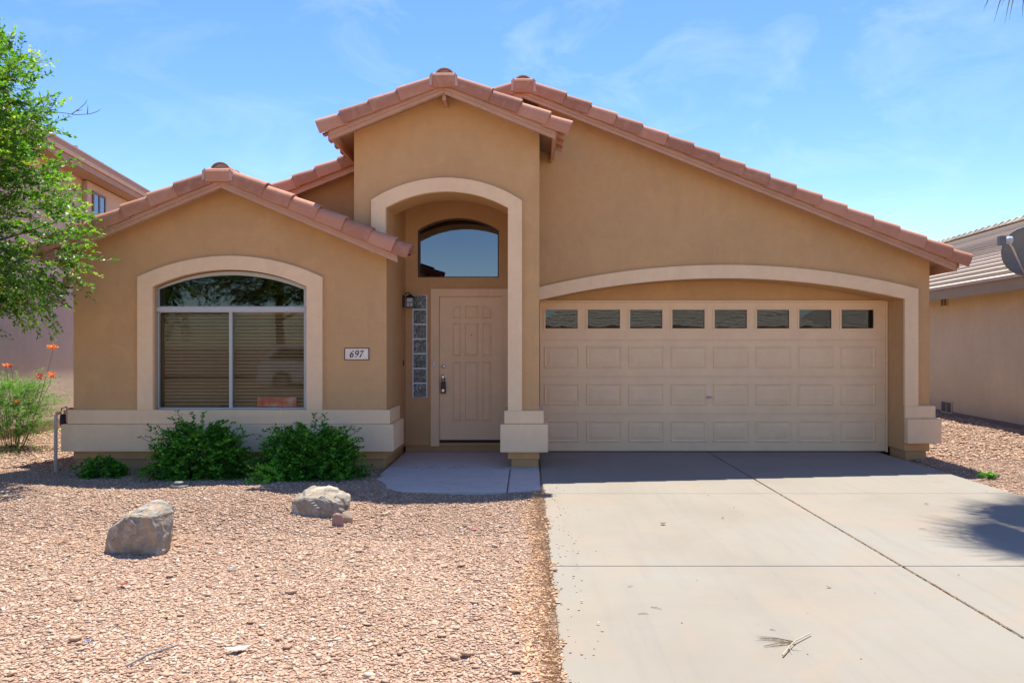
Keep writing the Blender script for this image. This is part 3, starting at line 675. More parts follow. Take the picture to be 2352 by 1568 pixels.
for i, x_ in enumerate(wx):
    hp('window_frame', MB().prism([rect(x_ - 0.022, x_ + ww + 0.022, wz0 - 0.022, wz1 + 0.022), rect(x_ + 0.003, x_ + ww - 0.003, wz0 + 0.003, wz1 - 0.003)], DG - 0.012, DG - 0.0005), M['paint'], gd, bevel=0.004)
    pane(gd, rect(x_ + 0.001, x_ + ww - 0.001, wz0 + 0.001, wz1 - 0.001), DG + 0.012, M['glass_garage'])
hp('handle', MB().lathe([(0.02, -0.0005), (0.02, -0.008), (0.008, -0.012), (0.008, -0.03), (0, -0.03)], 12, 'Y', (X(1627, DG), DG, Z(911, DG))), M['steel'], gd)
hp('handle', MB().tube([(X(1621, DG), DG - 0.03, Z(911, DG)), (X(1627, DG), DG - 0.034, Z(911, DG)), (X(1635, DG), DG - 0.03, Z(911.5, DG))], [0.006, 0.011, 0.006], 8), M['steel'], gd)
hp('door_stop', MB().box(gx1 + 0.002, 5.10, DG - 0.03, DG + 0.02, 0.0, 2.13), M['paint'], gd, bevel=0.006)
hp('door_stop', MB().box(TX1 + 0.003, 5.10, DG - 0.018, DG + 0.009, 2.121, 2.15), M['paint'], gd, bevel=0.006)

# ------------------------------------------------------------------ things on the house
bl = thing('window_blind', 'brown horizontal slat blind hanging behind the lower panes of the arched window', 'window blind', (-3.65, DW + 0.13, 1.9))
sl = MB(); hw = (fx1 - fx0) / 2 + 0.03
prof = [(-0.022, -0.014), (-0.01, 0.0), (0.008, 0.008), (0.022, 0.012)]
sl.add([(s_ * hw, p, q + d_) for s_ in (-1, 1) for d_ in (0, -0.003) for (p, q) in prof],
       [(0, 1, 9, 8), (1, 2, 10, 9), (2, 3, 11, 10), (4, 12, 13, 5), (5, 13, 14, 6), (6, 14, 15, 7), (0, 8, 12, 4), (3, 7, 15, 11), (0, 4, 5, 1), (1, 5, 6, 2), (2, 6, 7, 3), (8, 9, 13, 12), (9, 10, 14, 13), (10, 11, 15, 14)])
sm = sl.mesh('slat'); sm.materials.append(M['blind'])
top = zr0 + 0.0; nsl = 27
for i in range(nsl):
    o = obj('slat', sm, None, bl, loc=(0, 0, top - 0.05 - i * 0.0435 - 1.9 + random.uniform(-0.0015, 0.0015)))
    o.rotation_euler = (R(17 + random.uniform(-3, 3)), random.uniform(-0.0012, 0.0012), 0)
obj('headrail', MB().box(-hw, hw, -0.025, 0.025, top - 1.9 - 0.028, top - 1.9 + 0.03), M['blind'], bl)
for cx_ in (-0.72, -0.28, 0.25, 0.7): obj('cord', MB().box(cx_ - 0.0015, cx_ + 0.0015, -0.027, -0.025, zb - 1.9, top - 1.9), M['blind'], bl)
sg = tag(obj('window_sign', MB().box(-0.245, 0.245, -0.002, 0.002, -0.06, 0.06), M['sign_red'], loc=(X(636, DW + .06), DW + 0.06, Z(923, DW + .06))),
         'blurred red and orange paper sign standing in the lower right corner of the bay window', 'sign')

ln = thing('wall_lantern', 'black metal porch lantern with frosted panes beside the glass block window', 'lantern', (BX1, 10.72, Z(692, 10.72)))
obj('back_plate', MB().box(0.001, 0.02, -0.045, 0.045, -0.085, 0.085), M['black'], ln, bevel=0.006)
obj('bracket', MB().tube([(0.02, 0, 0.05), (0.04, 0, 0.115), (0.1, 0, 0.115), (0.105, 0, 0.09)], 0.008, 6), M['black'], ln)
hood = obj('hood', MB().add([(0.105 + a * r_, b_ * r_, z_) for r_, z_ in ((0.068, 0.045), (0.03, 0.085), (0.012, 0.1)) for a, b_ in ((-1, -1), (1, -1), (1, 1), (-1, 1))],
    [(0, 3, 2, 1), (0, 1, 5, 4), (1, 2, 6, 5), (2, 3, 7, 6), (3, 0, 4, 7), (4, 5, 9, 8), (5, 6, 10, 9), (6, 7, 11, 10), (7, 4, 8, 11), (8, 9, 10, 11)]), M['black'], ln, bevel=0.002)
obj('lamp_glass', MB().box(0.058, 0.152, -0.047, 0.047, -0.075, 0.044), M['frost'], ln)
cg = MB()
for a in (0.054, 0.148):
    for b_ in (-0.052, 0.042): cg.box(a, a + 0.009, b_, b_ + 0.009, -0.082, 0.045)
cg.box(0.05, 0.16, -0.055, 0.055, -0.09, -0.078); cg.box(0.054, 0.156, -0.052, -0.048, -0.02, -0.012); cg.box(0.101, 0.108, -0.052, -0.048, -0.078, -0.02)
obj('cage', cg, M['black'], ln)

pq = thing('house_number_plaque', 'small cream plaque with brown rim reading 697 on the tan bay wall', 'sign', (X(819.8, DB), DB - 0.001, Z(812.6, DB)))
obj('rim', MB().prism([rect(-0.152, 0.152, -0.075, 0.075), rect(-0.144, 0.144, -0.067, 0.067)], -0.012, 0), M['plaque_rim'], pq)
obj('face', MB().box(-0.1435, 0.1435, -0.0085, 0, -0.0665, 0.0665), M['plaque'], pq)
# digits 6 9 7 as slanted brush strokes
def stroke(mb, pts, ws, shear=0.22):
    n = len(pts); q = []
    for i, (px, pz) in enumerate(pts):
        a = pts[max(i - 1, 0)]; b_ = pts[min(i + 1, n - 1)]; dx, dz = b_[0] - a[0], b_[1] - a[1]; l_ = math.hypot(dx, dz) or 1
        w = ws[i] / 2; q.append(((px - dz / l_ * w), pz + dx / l_ * w)); q.append(((px + dz / l_ * w), pz - dx / l_ * w))
    q = [(x + z * shear, z) for x, z in q]; k = len(q)
    vs = [(x, 0, z) for x, z in q] + [(x, 0.0022, z) for x, z in q]; fs = []
    for i in range(n - 1):
        a = 2 * i; fs += [(a, a + 1, a + 3, a + 2), (k + a, k + a + 2, k + a + 3, k + a + 1), (a, a + 2, k + a + 2, k + a), (a + 1, k + a + 1, k + a + 3, a + 3)]
    fs += [(0, k, k + 1, 1), (k - 2, k - 1, 2 * k - 1, 2 * k - 2)]
    mb.add(vs, fs)
def ell(cx, cz, rx, rz, a0, a1, n=16): return [(cx + rx * math.cos(R(a0 + (a1 - a0) * i / n)), cz + rz * math.sin(R(a0 + (a1 - a0) * i / n))) for i in range(n + 1)]
def six():
    mb = MB(); p = ell(0, -0.019, 0.017, 0.0225, 0, 360, 20)
    stroke(mb, p, [0.008 + 0.007 * abs(math.cos(R(18 * i))) for i in range(21)])
    s_ = [(0.015, 0.041), (0.002, 0.034), (-0.009, 0.018), (-0.0155, 0.0), (-0.017, -0.018)]; stroke(mb, s_, [0.011, 0.007, 0.010, 0.013, 0.014]); return mb
d6 = six(); obj('digit', d6, M['plaque_rim'], pq, loc=(-0.058, -0.0108, 0))
d9 = MB(); b6 = six(); d9.add([(-v[0], v[1], -v[2]) for v in b6.v], b6.f); obj('digit', d9, M['plaque_rim'], pq, loc=(0.0, -0.0108, 0))
d7 = MB(); stroke(d7, [(-0.02, 0.024), (-0.018, 0.036), (0.002, 0.036), (0.021, 0.036)], [0.006, 0.011, 0.012, 0.010])
stroke(d7, [(0.020, 0.038), (0.006, 0.008), (-0.003, -0.015), (-0.006, -0.041)], [0.007, 0.009, 0.013, 0.015]); obj('digit', d7, M['plaque_rim'], pq, loc=(0.056, -0.0108, 0))

lb = thing('key_lockbox', 'black key lockbox with orange bottom edge hanging from the front door knob', 'lockbox', (kx, DE - 0.045, Z(885, DE)))
obj('shackle', MB().tube([(-0.02, 0, 0.03), (-0.02, 0, 0.09), (-0.012, 0, 0.108), (0.012, 0, 0.108), (0.02, 0, 0.09), (0.02, 0, 0.03)], 0.006, 6), M['black'], lb)
obj('case', MB().prism([[(-0.03, -0.1), (0.03, -0.1), (0.034, -0.03), (0.032, 0.04), (0.02, 0.055), (-0.02, 0.055), (-0.032, 0.04), (-0.034, -0.03)]], -0.02, 0.02), M['black'], lb, bevel=0.006)
obj('keypad', MB().box(-0.018, 0.018, -0.024, -0.0205, -0.085, -0.05), M['steel'], lb)
obj('tag', MB().box(-0.03, 0.03, -0.012, 0.012, -0.112, -0.101), M['orange'], lb)

# standpipe and hose bib left of the bay
sp = thing('standpipe', 'thin tan pipe standing in the gravel at the left corner of the bay', 'pipe', (X(127.5, 9.3), 9.3, -0.05))
obj('pipe', MB().tube([(0, 0, 0), (0.005, 0, 0.72)], 0.02, 10), plain('tan_pvc', (0.5, 0.38, 0.29), 0.6), sp)
obj('elbow', MB().tube([(0.005, 0, 0.68), (0.01, 0, 0.735), (0.06, 0.02, 0.745)], 0.022, 8), M['fascia'], sp)
ub = thing('hose_bib', 'dark vacuum breaker and brown valve box on the side of the bay plinth', 'valve', (BX0 - 0.102, 9.62, 0.62))
obj('valve_body', MB().lathe([(0.035, -0.12), (0.045, -0.1), (0.045, 0.0), (0.03, 0.03), (0, 0.03)], 12, 'Z', (-0.09, 0, 0)), M['rubber'], ub)
obj('pipe', MB().tube([(0.04, 0, 0.06), (-0.08, 0, 0.06), (-0.1, 0, 0.0)], 0.022, 8), M['fascia'], ub)
obj('bracket', MB().box(-0.035, -0.001, -0.05, 0.05, -0.07, 0.11), M['fascia'], ub)
obj('handle', MB().tube([(-0.13, 0, 0.0), (-0.12, 0, 0.1), (-0.06, 0, 0.12), (-0.03, 0, 0.05)], 0.008, 6), M['rubber'], ub)

# ------------------------------------------------------------------ neighbour on the left
ang = math.atan(-0.152)
nl_ = thing('two_storey_house', 'two storey mauve stucco house with brown eaves, left behind the tree', 'house', (-8.6, 12.6, 0), rz=-ang)
# local frame: +y along the wall away from the viewer, -x into the house
obj('wall', MB().prism([rect(-9, 0, -0.3, 4.9)], -2.2, 22), M['nwall_l'], nl_)
obj('footing', MB().box(-8.9, 0.012, -2.1, 21.9, -0.3, 0.12), plain('brown_footing', (0.27, 0.16, 0.1), 0.9), nl_)
rl = obj('roof', MB().prism([[(-9.6, 5.0), (0.419, 5.0), (0.419, 5.11), (-4.5, 6.9), (-9.6, 5.11)]], -2.7, 22.5), M['tile'], nl_)
obj('eave_board', MB().box(0.42, 0.46, -2.75, 22.55, 4.86, 5.09), M['ntrim_l'], rl); obj('eave_board', MB().box(0.461, 0.49, -2.75, 22.55, 4.97, 5.13), M['ntrim_l'], rl)
obj('soffit', MB().box(0.002, 0.419, -2.6, 22.4, 4.88, 4.94), M['ntrim_l'], rl)
obj('drip_edge', MB().box(0.405, 0.50, -2.78, 22.58, 5.131, 5.165), M['ntrim_l'], rl)
# a shallow projecting bay with the upper window
def lw(px): # local y on the wall (x=0.0) where the photo column px falls
    k = (px - VX) / F; return (-8.6 - k * 12.6) / (math.cos(ang) * k + math.sin(-ang) * 1.0 * 1.0) if False else None
def on_wall(px, off=0.0):
    """distance along the wall at which the sight line of photo column px meets it"""
    k = (px - VX) / F; c_, s_ = math.cos(-ang), math.sin(-ang)
    # world = (-8.6 + off*c - y*s, 12.6 + off*s + y*c)
    return (-8.6 + off * c_ - k * (12.6 + off * s_)) / (k * c_ + s_)
yb0, yb1 = on_wall(201, 0.1), on_wall(248, 0.1)
obj('pop_out', MB().box(0.001, 0.1, yb0, yb1 + 2.0, 2.0, 4.87), M['nwall_l'], nl_, bevel=0.02)
y0, y1 = on_wall(211, 0.1), on_wall(240, 0.1)
d0 = 12.6 + y0 * math.cos(ang)
zt = Z(438, d0); zl_ = zt - 1.15
nw = obj('window', MB().prism([rect(0, y1 - y0, zl_, zt), rect(0.05, (y1 - y0) * .5 - 0.03, zl_ + 0.05, zt - 0.05), rect((y1 - y0) * .5 + 0.03, y1 - y0 - 0.05, zl_ + 0.05, zt - 0.05)], 0, 0.03), plain('brown_window_frame', (0.2, 0.13, 0.1), 0.6), nl_)
nw.location = (0.132, y0, 0); nw.rotation_euler.z = R(90)
for a in (0.03, (y1 - y0) * .5 + 0.01): obj('pane', MB().box(a, a + (y1 - y0) * .5 - 0.05, 0.012, 0.018, zl_ + 0.03, zt - 0.03), M['glass_high'], nw)
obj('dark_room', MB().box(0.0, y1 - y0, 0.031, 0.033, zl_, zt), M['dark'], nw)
obj('wall_vent', MB().box(0.001, 0.05, on_wall(272), on_wall(281), Z(473, 15.9), Z(466, 15.9)), M['ntrim_l'], nl_)
for px, py0, py1 in ((174, 337, 354), (234, 376, 390)):
    y_ = on_wall(px, -0.5); d_ = 12.6 + y_ * math.cos(ang)
    obj('vent_pipe', MB().tube([(-0.5, y_, 5.2), (-0.5, y_, Z(py0, d_))], 0.045, 10), plain('tan_pipe', (0.62, 0.5, 0.36), 0.7), rl)

# ------------------------------------------------------------------ neighbour on the right
angr = math.atan(0.083)
nr = thing('low_house', 'khaki stucco house with pale grey tile roof, right of the garage', 'house', (9.1, 13.4, 0), rz=-angr)
obj('wall', MB().box(0, 11.0, -6, 26, -0.3, 2.66), M['nwall_r'], nr)
obj('footing', MB().box(-0.012, 10.9, -5.9, 25.9, -0.3, 0.04), plain('khaki_footing', (0.22, 0.17, 0.12), 0.9), nr)
rr_ = obj('roof', MB().prism([[(-0.42, 2.62), (11.4, 2.62), (11.4, 2.72), (5.45, 5.36), (-0.42, 2.72)]], -6.5, 26.5), M['ntrim_r'], nr)
obj('eave_board', MB().box(-0.46, -0.421, -6.5, 26.5, 2.50, 2.73), M['ntrim_r'], rr_)
slp = 2.64 / 5.87; ncr = 17; ud = 5.87 / ncr
for i in range(ncr):
    xa = -0.50 + i * ud; za = 2.745 + (xa + 0.42) * slp; xb = xa + ud + 0.05; zb_ = za + (ud + 0.05) * slp
    tr_ = obj('tile_course', MB().prism([[(xa, za + 0.0), (xb, zb_ - 0.042), (xb, zb_ - 0.02), (xa + 0.0, za + 0.06)]], -6.6, 26.6), M['ntile'], rr_)
y_ = 8.0; rm = MB().add([(5.45 + 0.12 * math.cos(a), e, 5.40 + 0.11 * math.sin(a) * (1.45 if e == 0 else 0.75)) for e in (0, 0.46) for a in [math.pi * k / 5 for k in range(6)]], [(k, 6 + k, 7 + k, k + 1) for k in range(5)] + [tuple(range(6))]).mesh('ridge_tile')
rm.materials.append(M['ntile'])
while y_ < 26.5:
    obj('ridge_tile', rm, None, rr_, loc=(0, y_, 0)); y_ += 0.42
def on_wall_r(px, off=0.0):
    k = (px - VX) / F; c_, s_ = math.cos(-angr), math.sin(-angr)
    return (9.1 + off * c_ - k * (13.4 + off * s_)) / (k * c_ + s_)
for (pa, pb, pya, pyb, nm) in ((2162, 2178, 681, 705, 'gable_vent'), (2163, 2188, 920, 948, 'foundation_vent')):
    ya, yb_ = on_wall_r(pb), on_wall_r(pa); dd = 13.4 + (ya + yb_) / 2
    v_ = obj(nm, MB().box(-0.02, -0.001, ya, yb_, Z(pyb, dd), Z(pya, dd)), M['nwall_r'], nr)
    za, zb_ = Z(pyb, dd) + 0.03, Z(pya, dd) - 0.03
    for h_ in (0, 1):
        yy0 = ya + 0.04 + h_ * (yb_ - ya - 0.04) / 2; yy1 = yy0 + (yb_ - ya) / 2 - 0.06
        obj('louvre', MB().box(-0.026, -0.0205, yy0, yy1, za, zb_), plain('vent_mesh', (0.10, 0.08, 0.06), 0.8), v_)

# satellite dish on that roof
sd = thing('satellite_dish', 'grey satellite dish with arm and receiver on the eave of the khaki house', 'satellite dish', (8.1, 12.5, Z(577, 12.5)))
R_ = 0.40; vs = []; fs = []; nn_ = 28; rg = 7
for i in range(rg + 1):
    r_ = R_ * i / rg
    for k in range(nn_): a = 2 * math.pi * k / nn_; vs.append((r_ * math.cos(a), -0.45 * r_ * r_, r_ * 1.0 * math.sin(a)))
for i in range(rg):
    for k in range(nn_): fs.append((i * nn_ + k, i * nn_ + (k + 1) % nn_, (i + 1) * nn_ + (k + 1) % nn_, (i + 1) * nn_ + k))
do = obj('reflector', MB().add(vs, fs), M['dish'], sd, smooth=True); so = do.modifiers.new('thick', 'SOLIDIFY'); so.thickness = 0.012
do.rotation_euler = (R(6), 0, R(-8))
obj('arm', MB().tube([(-0.05, -0.05, -0.36), (-0.40, -0.30, 0.02), (-0.5, -0.36, 0.10)], [0.014, 0.014, 0.012], 8), M['steel'], sd)
obj('receiver', MB().lathe([(0.02, -0.09), (0.045, -0.07), (0.045, 0.02), (0.062, 0.04), (0.062, 0.085), (0.0, 0.09)], 14, 'X', (-0.545, -0.36, 0.13)), plain('pale_receiver', (0.5, 0.55, 0.55), 0.4), sd)
obj('mount', MB().box(-0.66, -0.56, -0.41, -0.32, 0.05, 0.20), M['dish'], sd, bevel=0.01)
obj('mast', MB().tube([(0.02, 0.04, 0.0), (0.05, 0.18, -0.12), (0.42, 0.3, -0.28)], 0.022, 8), M['dish'], sd)

# ------------------------------------------------------------------ foliage
def leaf_cloud(name, pos, dirs, length, width, mat, parent, tints, curl=0.25, jitter=0.9, seed=1):
    """one bent quad pair per leaf (2 x 2 triangles)"""
    rg_ = np.random.default_rng(seed); n = len(pos)
    L_ = length * rg_.uniform(0.65, 1.25, n)[:, None]; W_ = width * rg_.uniform(0.7, 1.2, n)[:, None]
    d = dirs + rg_.normal(0, jitter * 0.4, (n, 3)); d /= np.linalg.norm(d, axis=1)[:, None]
    r_ = rg_.normal(0, 1, (n, 3)); r_[:, 2] += 1.3; s = np.cross(d, r_); s /= np.linalg.norm(s, axis=1)[:, None]
    nrm = np.cross(s, d)
    a = pos; m1 = pos + d * L_ * 0.45 + s * W_ * 0.5 + nrm * L_ * 0.06; m2 = pos + d * L_ * 0.45 - s * W_ * 0.5 + nrm * L_ * 0.06; e = pos + d * L_ - nrm * L_ * curl * 0.4
    mid = pos + d * L_ * 0.5
    V = np.stack([a, m1, e, m2, mid], 1).reshape(-1, 3)
    b_ = np.arange(n)[:, None] * 5
    Fc = np.concatenate([b_ + np.array([[0, 1, 4]]), b_ + np.array([[1, 2, 4]]), b_ + np.array([[4, 2, 3]]), b_ + np.array([[0, 4, 3]])], 1).reshape(-1, 3)
    me = bpy.data.meshes.new(name); me.vertices.add(len(V)); me.vertices.foreach_set("co", V.ravel())
    me.loops.add(Fc.size); me.loops.foreach_set("vertex_index", Fc.ravel()); me.polygons.add(len(Fc))
    me.polygons.foreach_set("loop_start", np.arange(0, Fc.size, 3)); me.update(); me.validate()
    at = me.attributes.new("tint", 'FLOAT', 'FACE'); at.data.foreach_set("value", np.repeat(tints, 4).astype(np.float32))
    return tag(obj(name, me, mat, parent), kind='stuff')

def sprays(n_spray, sampler, per, spray_len, out_c, droop, rg_, pair=0.0, up=0.25):
    P, D, T, tw = [], [], [], []
    for i in range(n_spray):
        p, o = sampler(rg_); d = o + rg_.normal(0, 0.35, 3); d[2] += up; d /= np.linalg.norm(d)
        ln_ = spray_len * rg_.uniform(0.6, 1.3); base = rg_.uniform(0, 1); pts = []
        for k in range(per):
            tt = (k + rg_.uniform(0, 0.6)) / per; q = p + d * ln_ * tt + np.array([0, 0, -droop * tt * tt * ln_])
            side = np.cross(d, [0, 0, 1]); side /= (np.linalg.norm(side) + 1e-6); sg_ = 1 if k % 2 else -1
            P.append(q + rg_.normal(0, 0.006, 3)); D.append(d * 0.7 + side * sg_ * 0.8 + rg_.normal(0, 0.2, 3))
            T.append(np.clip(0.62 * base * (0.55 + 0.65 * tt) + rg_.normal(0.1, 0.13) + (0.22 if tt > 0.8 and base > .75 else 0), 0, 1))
            pts.append(q)
        tw.append((p, p + d * ln_ * 0.9 + np.array([0, 0, -droop * ln_ * 0.8])))
    return np.array(P), np.array(D), np.array(T), tw

# broad tree at the left edge, trunk outside the frame
tree = thing('leafy_tree', 'bright green leafy tree reaching in at the left edge of the yard', 'tree', (-7.0, 8.6, -0.05))
zs_ = np.array([1.6, 1.85, 2.15, 2.66, 3.35, 3.95, 4.3, 4.95, 5.4, 5.8]) + 0.05
rs_ = np.array([1.1, 1.45, 1.75, 2.0, 1.88, 1.72, 1.62, 1.25, 0.85, 0.2])
def tree_s(rg_):
    z = rg_.uniform(2.0, 5.5); r = np.interp(z, zs_, rs_) - 0.25; a = rg_.uniform(0, 2 * math.pi)
    lump = 0.76 + 0.18 * math.sin(3 * a + z * 2.1) + 0.18 * math.sin(z * 6.3 + a * 1.7)
    rad = r * lump * math.sqrt(rg_.uniform(0.25, 1.0))
    o = np.array([math.cos(a), math.sin(a), (z - 3.2) * 0.28])
    return np.array([math.cos(a) * rad, math.sin(a) * rad, z]), o / np.linalg.norm(o)
rg_t = np.random.default_rng(5)
P_, D_, T_, tw = sprays(3700, tree_s, 26, 0.38, None, 0.35, rg_t)
# long pendulous sprays that show against wall and sky
ext = []
for (px, py, ox, oz) in ((232, 598, .9, -.1), (215, 560, .9, .2), (200, 530, .8, .3), (195, 470, .9, .1), (190, 420, .9, .3), (160, 350, .8, .5), (150, 235, .7, .6), (132, 268, 1, .1), (125, 190, .5, .8), (70, 90, .5, .8), (55, 70, .3, .9), (75, 120, .7, .4), (165, 660, .6, -.5), (110, 745, .1, -1), (100, 720, .2, -.9), (150, 700, .4, -.6), (60, 700, 0, -.9), (180, 590, .7, -.3), (228, 520, .9, .1), (170, 390, .9, .2), (120, 130, .7, .7), (25, 690, .1, -1), (15, 30, .3, .9), (205, 640, .8, -.3)):
    for j in range(5):
        dd = 8.45 + rg_t.uniform(-0.5, 0.5); tip = np.array([X(px + rg_t.normal(0, 6), dd) + 7.0, dd - 8.6, Z(py + rg_t.normal(0, 7), dd) + 0.05])
        d = np.array([ox, rg_t.normal(0, .35), oz]); d /= np.linalg.norm(d); ext.append((tip - d * 0.42, d))
it = iter(ext)
P2, D2, T2, tw2 = sprays(len(ext), lambda r: next(it), 24, 0.42, None, 0.12, np.random.default_rng(6), up=0.0)
P_ = np.vstack([P_, P2]); D_ = np.vstack([D_, D2]); T_ = np.concatenate([T_, T2])
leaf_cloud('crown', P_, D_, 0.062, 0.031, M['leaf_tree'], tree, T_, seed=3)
trk = MB().tube([(0, 0, -0.1), (0.03, 0.02, 0.8), (-0.02, 0.0, 1.5), (0.04, 0.05, 2.4), (0.0, 0.0, 3.6), (0.05, 0, 4.8)], [0.13, 0.11, 0.10, 0.08, 0.05, 0.015], 9)
obj('trunk', trk, M['bark'], tree, smooth=True)
br = MB()
for i in range(26):
    z = 1.6 + 3.1 * i / 26; a = i * 2.4; r = float(np.interp(z + 0.4, zs_, rs_)) * 0.75
    br.tube([(0.02, 0, z - 0.1), (math.cos(a) * r * .5, math.sin(a) * r * .5, z + 0.15), (math.cos(a) * r, math.sin(a) * r, z + 0.45)], [0.035, 0.02, 0.006], 5)
for (p, e) in tw[::3] + tw2: br.tube([tuple(p), tuple(e)], [0.004, 0.0015], 3, cap=False)
# bare twigs against the sky
for pts_ in ([(60, 262), (110, 256), (150, 260), (172, 264), (206, 262), (222, 257), (233, 250)], [(165, 262), (182, 250), (196, 238), (201, 228)], [(176, 255), (190, 252)], [(201, 261), (202, 240)], [(60, 330), (100, 318), (122, 312), (134, 306)]):
    br.tube([(X(a, 8.5) + 7.0, -0.1, Z(b_, 8.5) + 0.05) for a, b_ in pts_], [0.006] + [0.004] * (len(pts_) - 2) + [0.0015], 4, cap=False)
obj('branches', br, M['bark'], tree)

def bush(name, label, cx, cy, w, h, dep, n_spray, seed, mat=M['leaf_bush'], cat='shrub', grp=None, ll=0.042, spiky=0.9, tshift=0.0, spr=0.22):
    th = thing(name, label, cat, (cx, cy, -0.05), grp); rg_ = np.random.default_rng(seed)
    def smp(r):
        a = r.uniform(0, 2 * math.pi); v_ = r.uniform(0.04, 1); rad = math.sqrt(max(0, 1 - (v_ * 0.95) ** 2.6)) * r.uniform(0.45, 1.0)
        lump = 0.85 + 0.14 * math.sin(a * 3 + seed) + 0.1 * math.sin(a * 7 + v_ * 5)
        p = np.array([math.cos(a) * w / 2 * rad * lump, math.sin(a) * dep / 2 * rad * lump, h * v_ * 0.8 * (0.9 + 0.12 * math.sin(a * 5 + seed))])
        o = np.array([math.cos(a), math.sin(a), 0.35 + v_]); return p, o / np.linalg.norm(o)
    P, D, T, tw_ = sprays(n_spray, smp, 18, spr, None, 0.5, rg_, up=0.2)
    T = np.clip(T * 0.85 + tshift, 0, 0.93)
    ex_n = int(26 * spiky)
    if ex_n:
        def smp2(r):
            a = r.uniform(0, 2 * math.pi); s_ = r.uniform(0, 0.8); p = np.array([math.cos(a) * w / 2 * s_, math.sin(a) * dep / 2 * s_, h * (0.9 - 0.45 * s_ * s_)])
            o = np.array([math.cos(a) * 0.9, math.sin(a) * 0.5, 0.55]); return p, o / np.linalg.norm(o)
        P2, D2, T2, t2 = sprays(ex_n, smp2, 18, spr * 1.25, None, 0.3, rg_, up=0.1); P = np.vstack([P, P2]); D = np.vstack([D, D2]); T = np.concatenate([T, np.clip(T2 * .7, 0, 0.9)]); tw_ += t2
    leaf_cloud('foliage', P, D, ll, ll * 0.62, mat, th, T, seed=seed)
    st = MB()
    for (p, e) in tw_[::4]: st.tube([(p[0] * .2, p[1] * .2, 0.0), tuple(p * [.75, .75, .7]), tuple(e)], [0.007, 0.005, 0.002], 4, cap=False)
    obj('stems', st, M['stem'], th); return th
G = 'shrubs along the foot of the bay'
bush('garden_shrub', 'dark green shrub under the left half of the arched window', X(458, 8.85), 8.88, 1.10, 0.70, 0.8, 900, 21, grp=G)
b2 = bush('garden_shrub', 'dark green shrub right of centre with leaves tinted as sunlit at its left foot', X(716, 8.8), 8.8, 1.20, 0.70, 0.8, 960, 22, grp=G)
bush('garden_shrub', 'smallest, lowest dark green shrub near the left corner of the bay', X(233, 9.0), 9.0, 0.56, 0.24, 0.4, 110, 23, grp=G, spiky=0.2, spr=0.12)
# leaves in the sun patch, the sunlight put in as a brighter tint
rg_b = np.random.default_rng(9)
def sh(r): return np.array([X(612 + r.uniform(-28, 32), 8.3) - X(716, 8.8), -0.42 + r.uniform(-.12, .1), r.uniform(0.02, 0.22)]), np.array([-0.6, -0.5, 0.5])
P, D, T, _ = sprays(34, sh, 16, 0.16, None, 0.3, rg_b)
leaf_cloud('sunlit_leaves', P, D, 0.036, 0.02, M['leaf_bush'], b2, np.clip(T * .2 + 0.82, 0, 1), seed=77)

# feathery bush with orange flowers
fb = thing('flowering_bush', 'feathery light green bush with orange flower heads against the mauve wall', 'bush', (X(30, 11.6), 11.6, -0.05))
rg_f = np.random.default_rng(31)
def fs_(r):
    a = r.uniform(0, 2 * math.pi); v_ = r.uniform(0.05, 1) ; rad = (0.35 + 0.65 * math.sin(math.pi * min(1, v_ * 0.75 + .15))) * r.uniform(0.2, 1.1) * (0.8 + 0.3 * math.sin(a * 3 + v_ * 9))
    return np.array([math.cos(a) * 0.60 * rad, math.sin(a) * 0.5 * rad, 0.14 + 0.82 * v_]), np.array([math.cos(a), math.sin(a), 0.5])
P, D, T, twf = sprays(850, fs_, 30, 0.24, None, 0.45, rg_f, up=0.1)
def wisp(r):
    a = r.uniform(0, 2 * math.pi); q = r.uniform(0.1, 0.8); return np.array([math.cos(a) * 0.5 * q, math.sin(a) * 0.4 * q, r.uniform(0.45, 1.0)]), np.array([math.cos(a), math.sin(a) * .6, 0.75])
P2, D2, T2, tw2_ = sprays(150, wisp, 46, 0.46, None, 0.35, rg_f, up=0.1)
P = np.vstack([P, P2]); D = np.vstack([D, D2]); T = np.concatenate([T, np.clip(T2 + .15, 0, 1)])
leaf_cloud('foliage', P, D, 0.028, 0.009, M['leaf_fern'], fb, T, seed=32)
# low runners over the gravel
def lo(r): return np.array([r.uniform(-0.7, 0.55), r.uniform(-1.5, -0.3), r.uniform(0.0, 0.12)]), np.array([r.normal(0, 1), -0.5, 0.1])
P, D, T, twl = sprays(46, lo, 20, 0.3, None, 0.25, rg_f, up=0.0)
leaf_cloud('runners', P, D, 0.028, 0.013, M['leaf_tree'], fb, T * .6, seed=33)
stm = MB()
for (p, e) in twf[::26]: stm.tube([(p[0] * .35, p[1] * .35, 0.0), tuple(p), tuple(e)], [0.005, 0.003, 0.0015], 4, cap=False)
for (p, e) in twl: stm.tube([tuple(p), tuple(e)], [0.004, 0.002], 4, cap=False)
stm.tube([(-0.6, -1.0, 0.05), (-0.1, -1.05, 0.07), (0.25, -0.95, 0.06)], [0.02, 0.018, 0.012], 6)
fl = [(121, 796, 1.0, .9), (91, 864, .95, .15), (117, 860, .9, .75), (12, 838, .5, .9), (24, 838, .4, .45), (39, 920, .3, .6)]
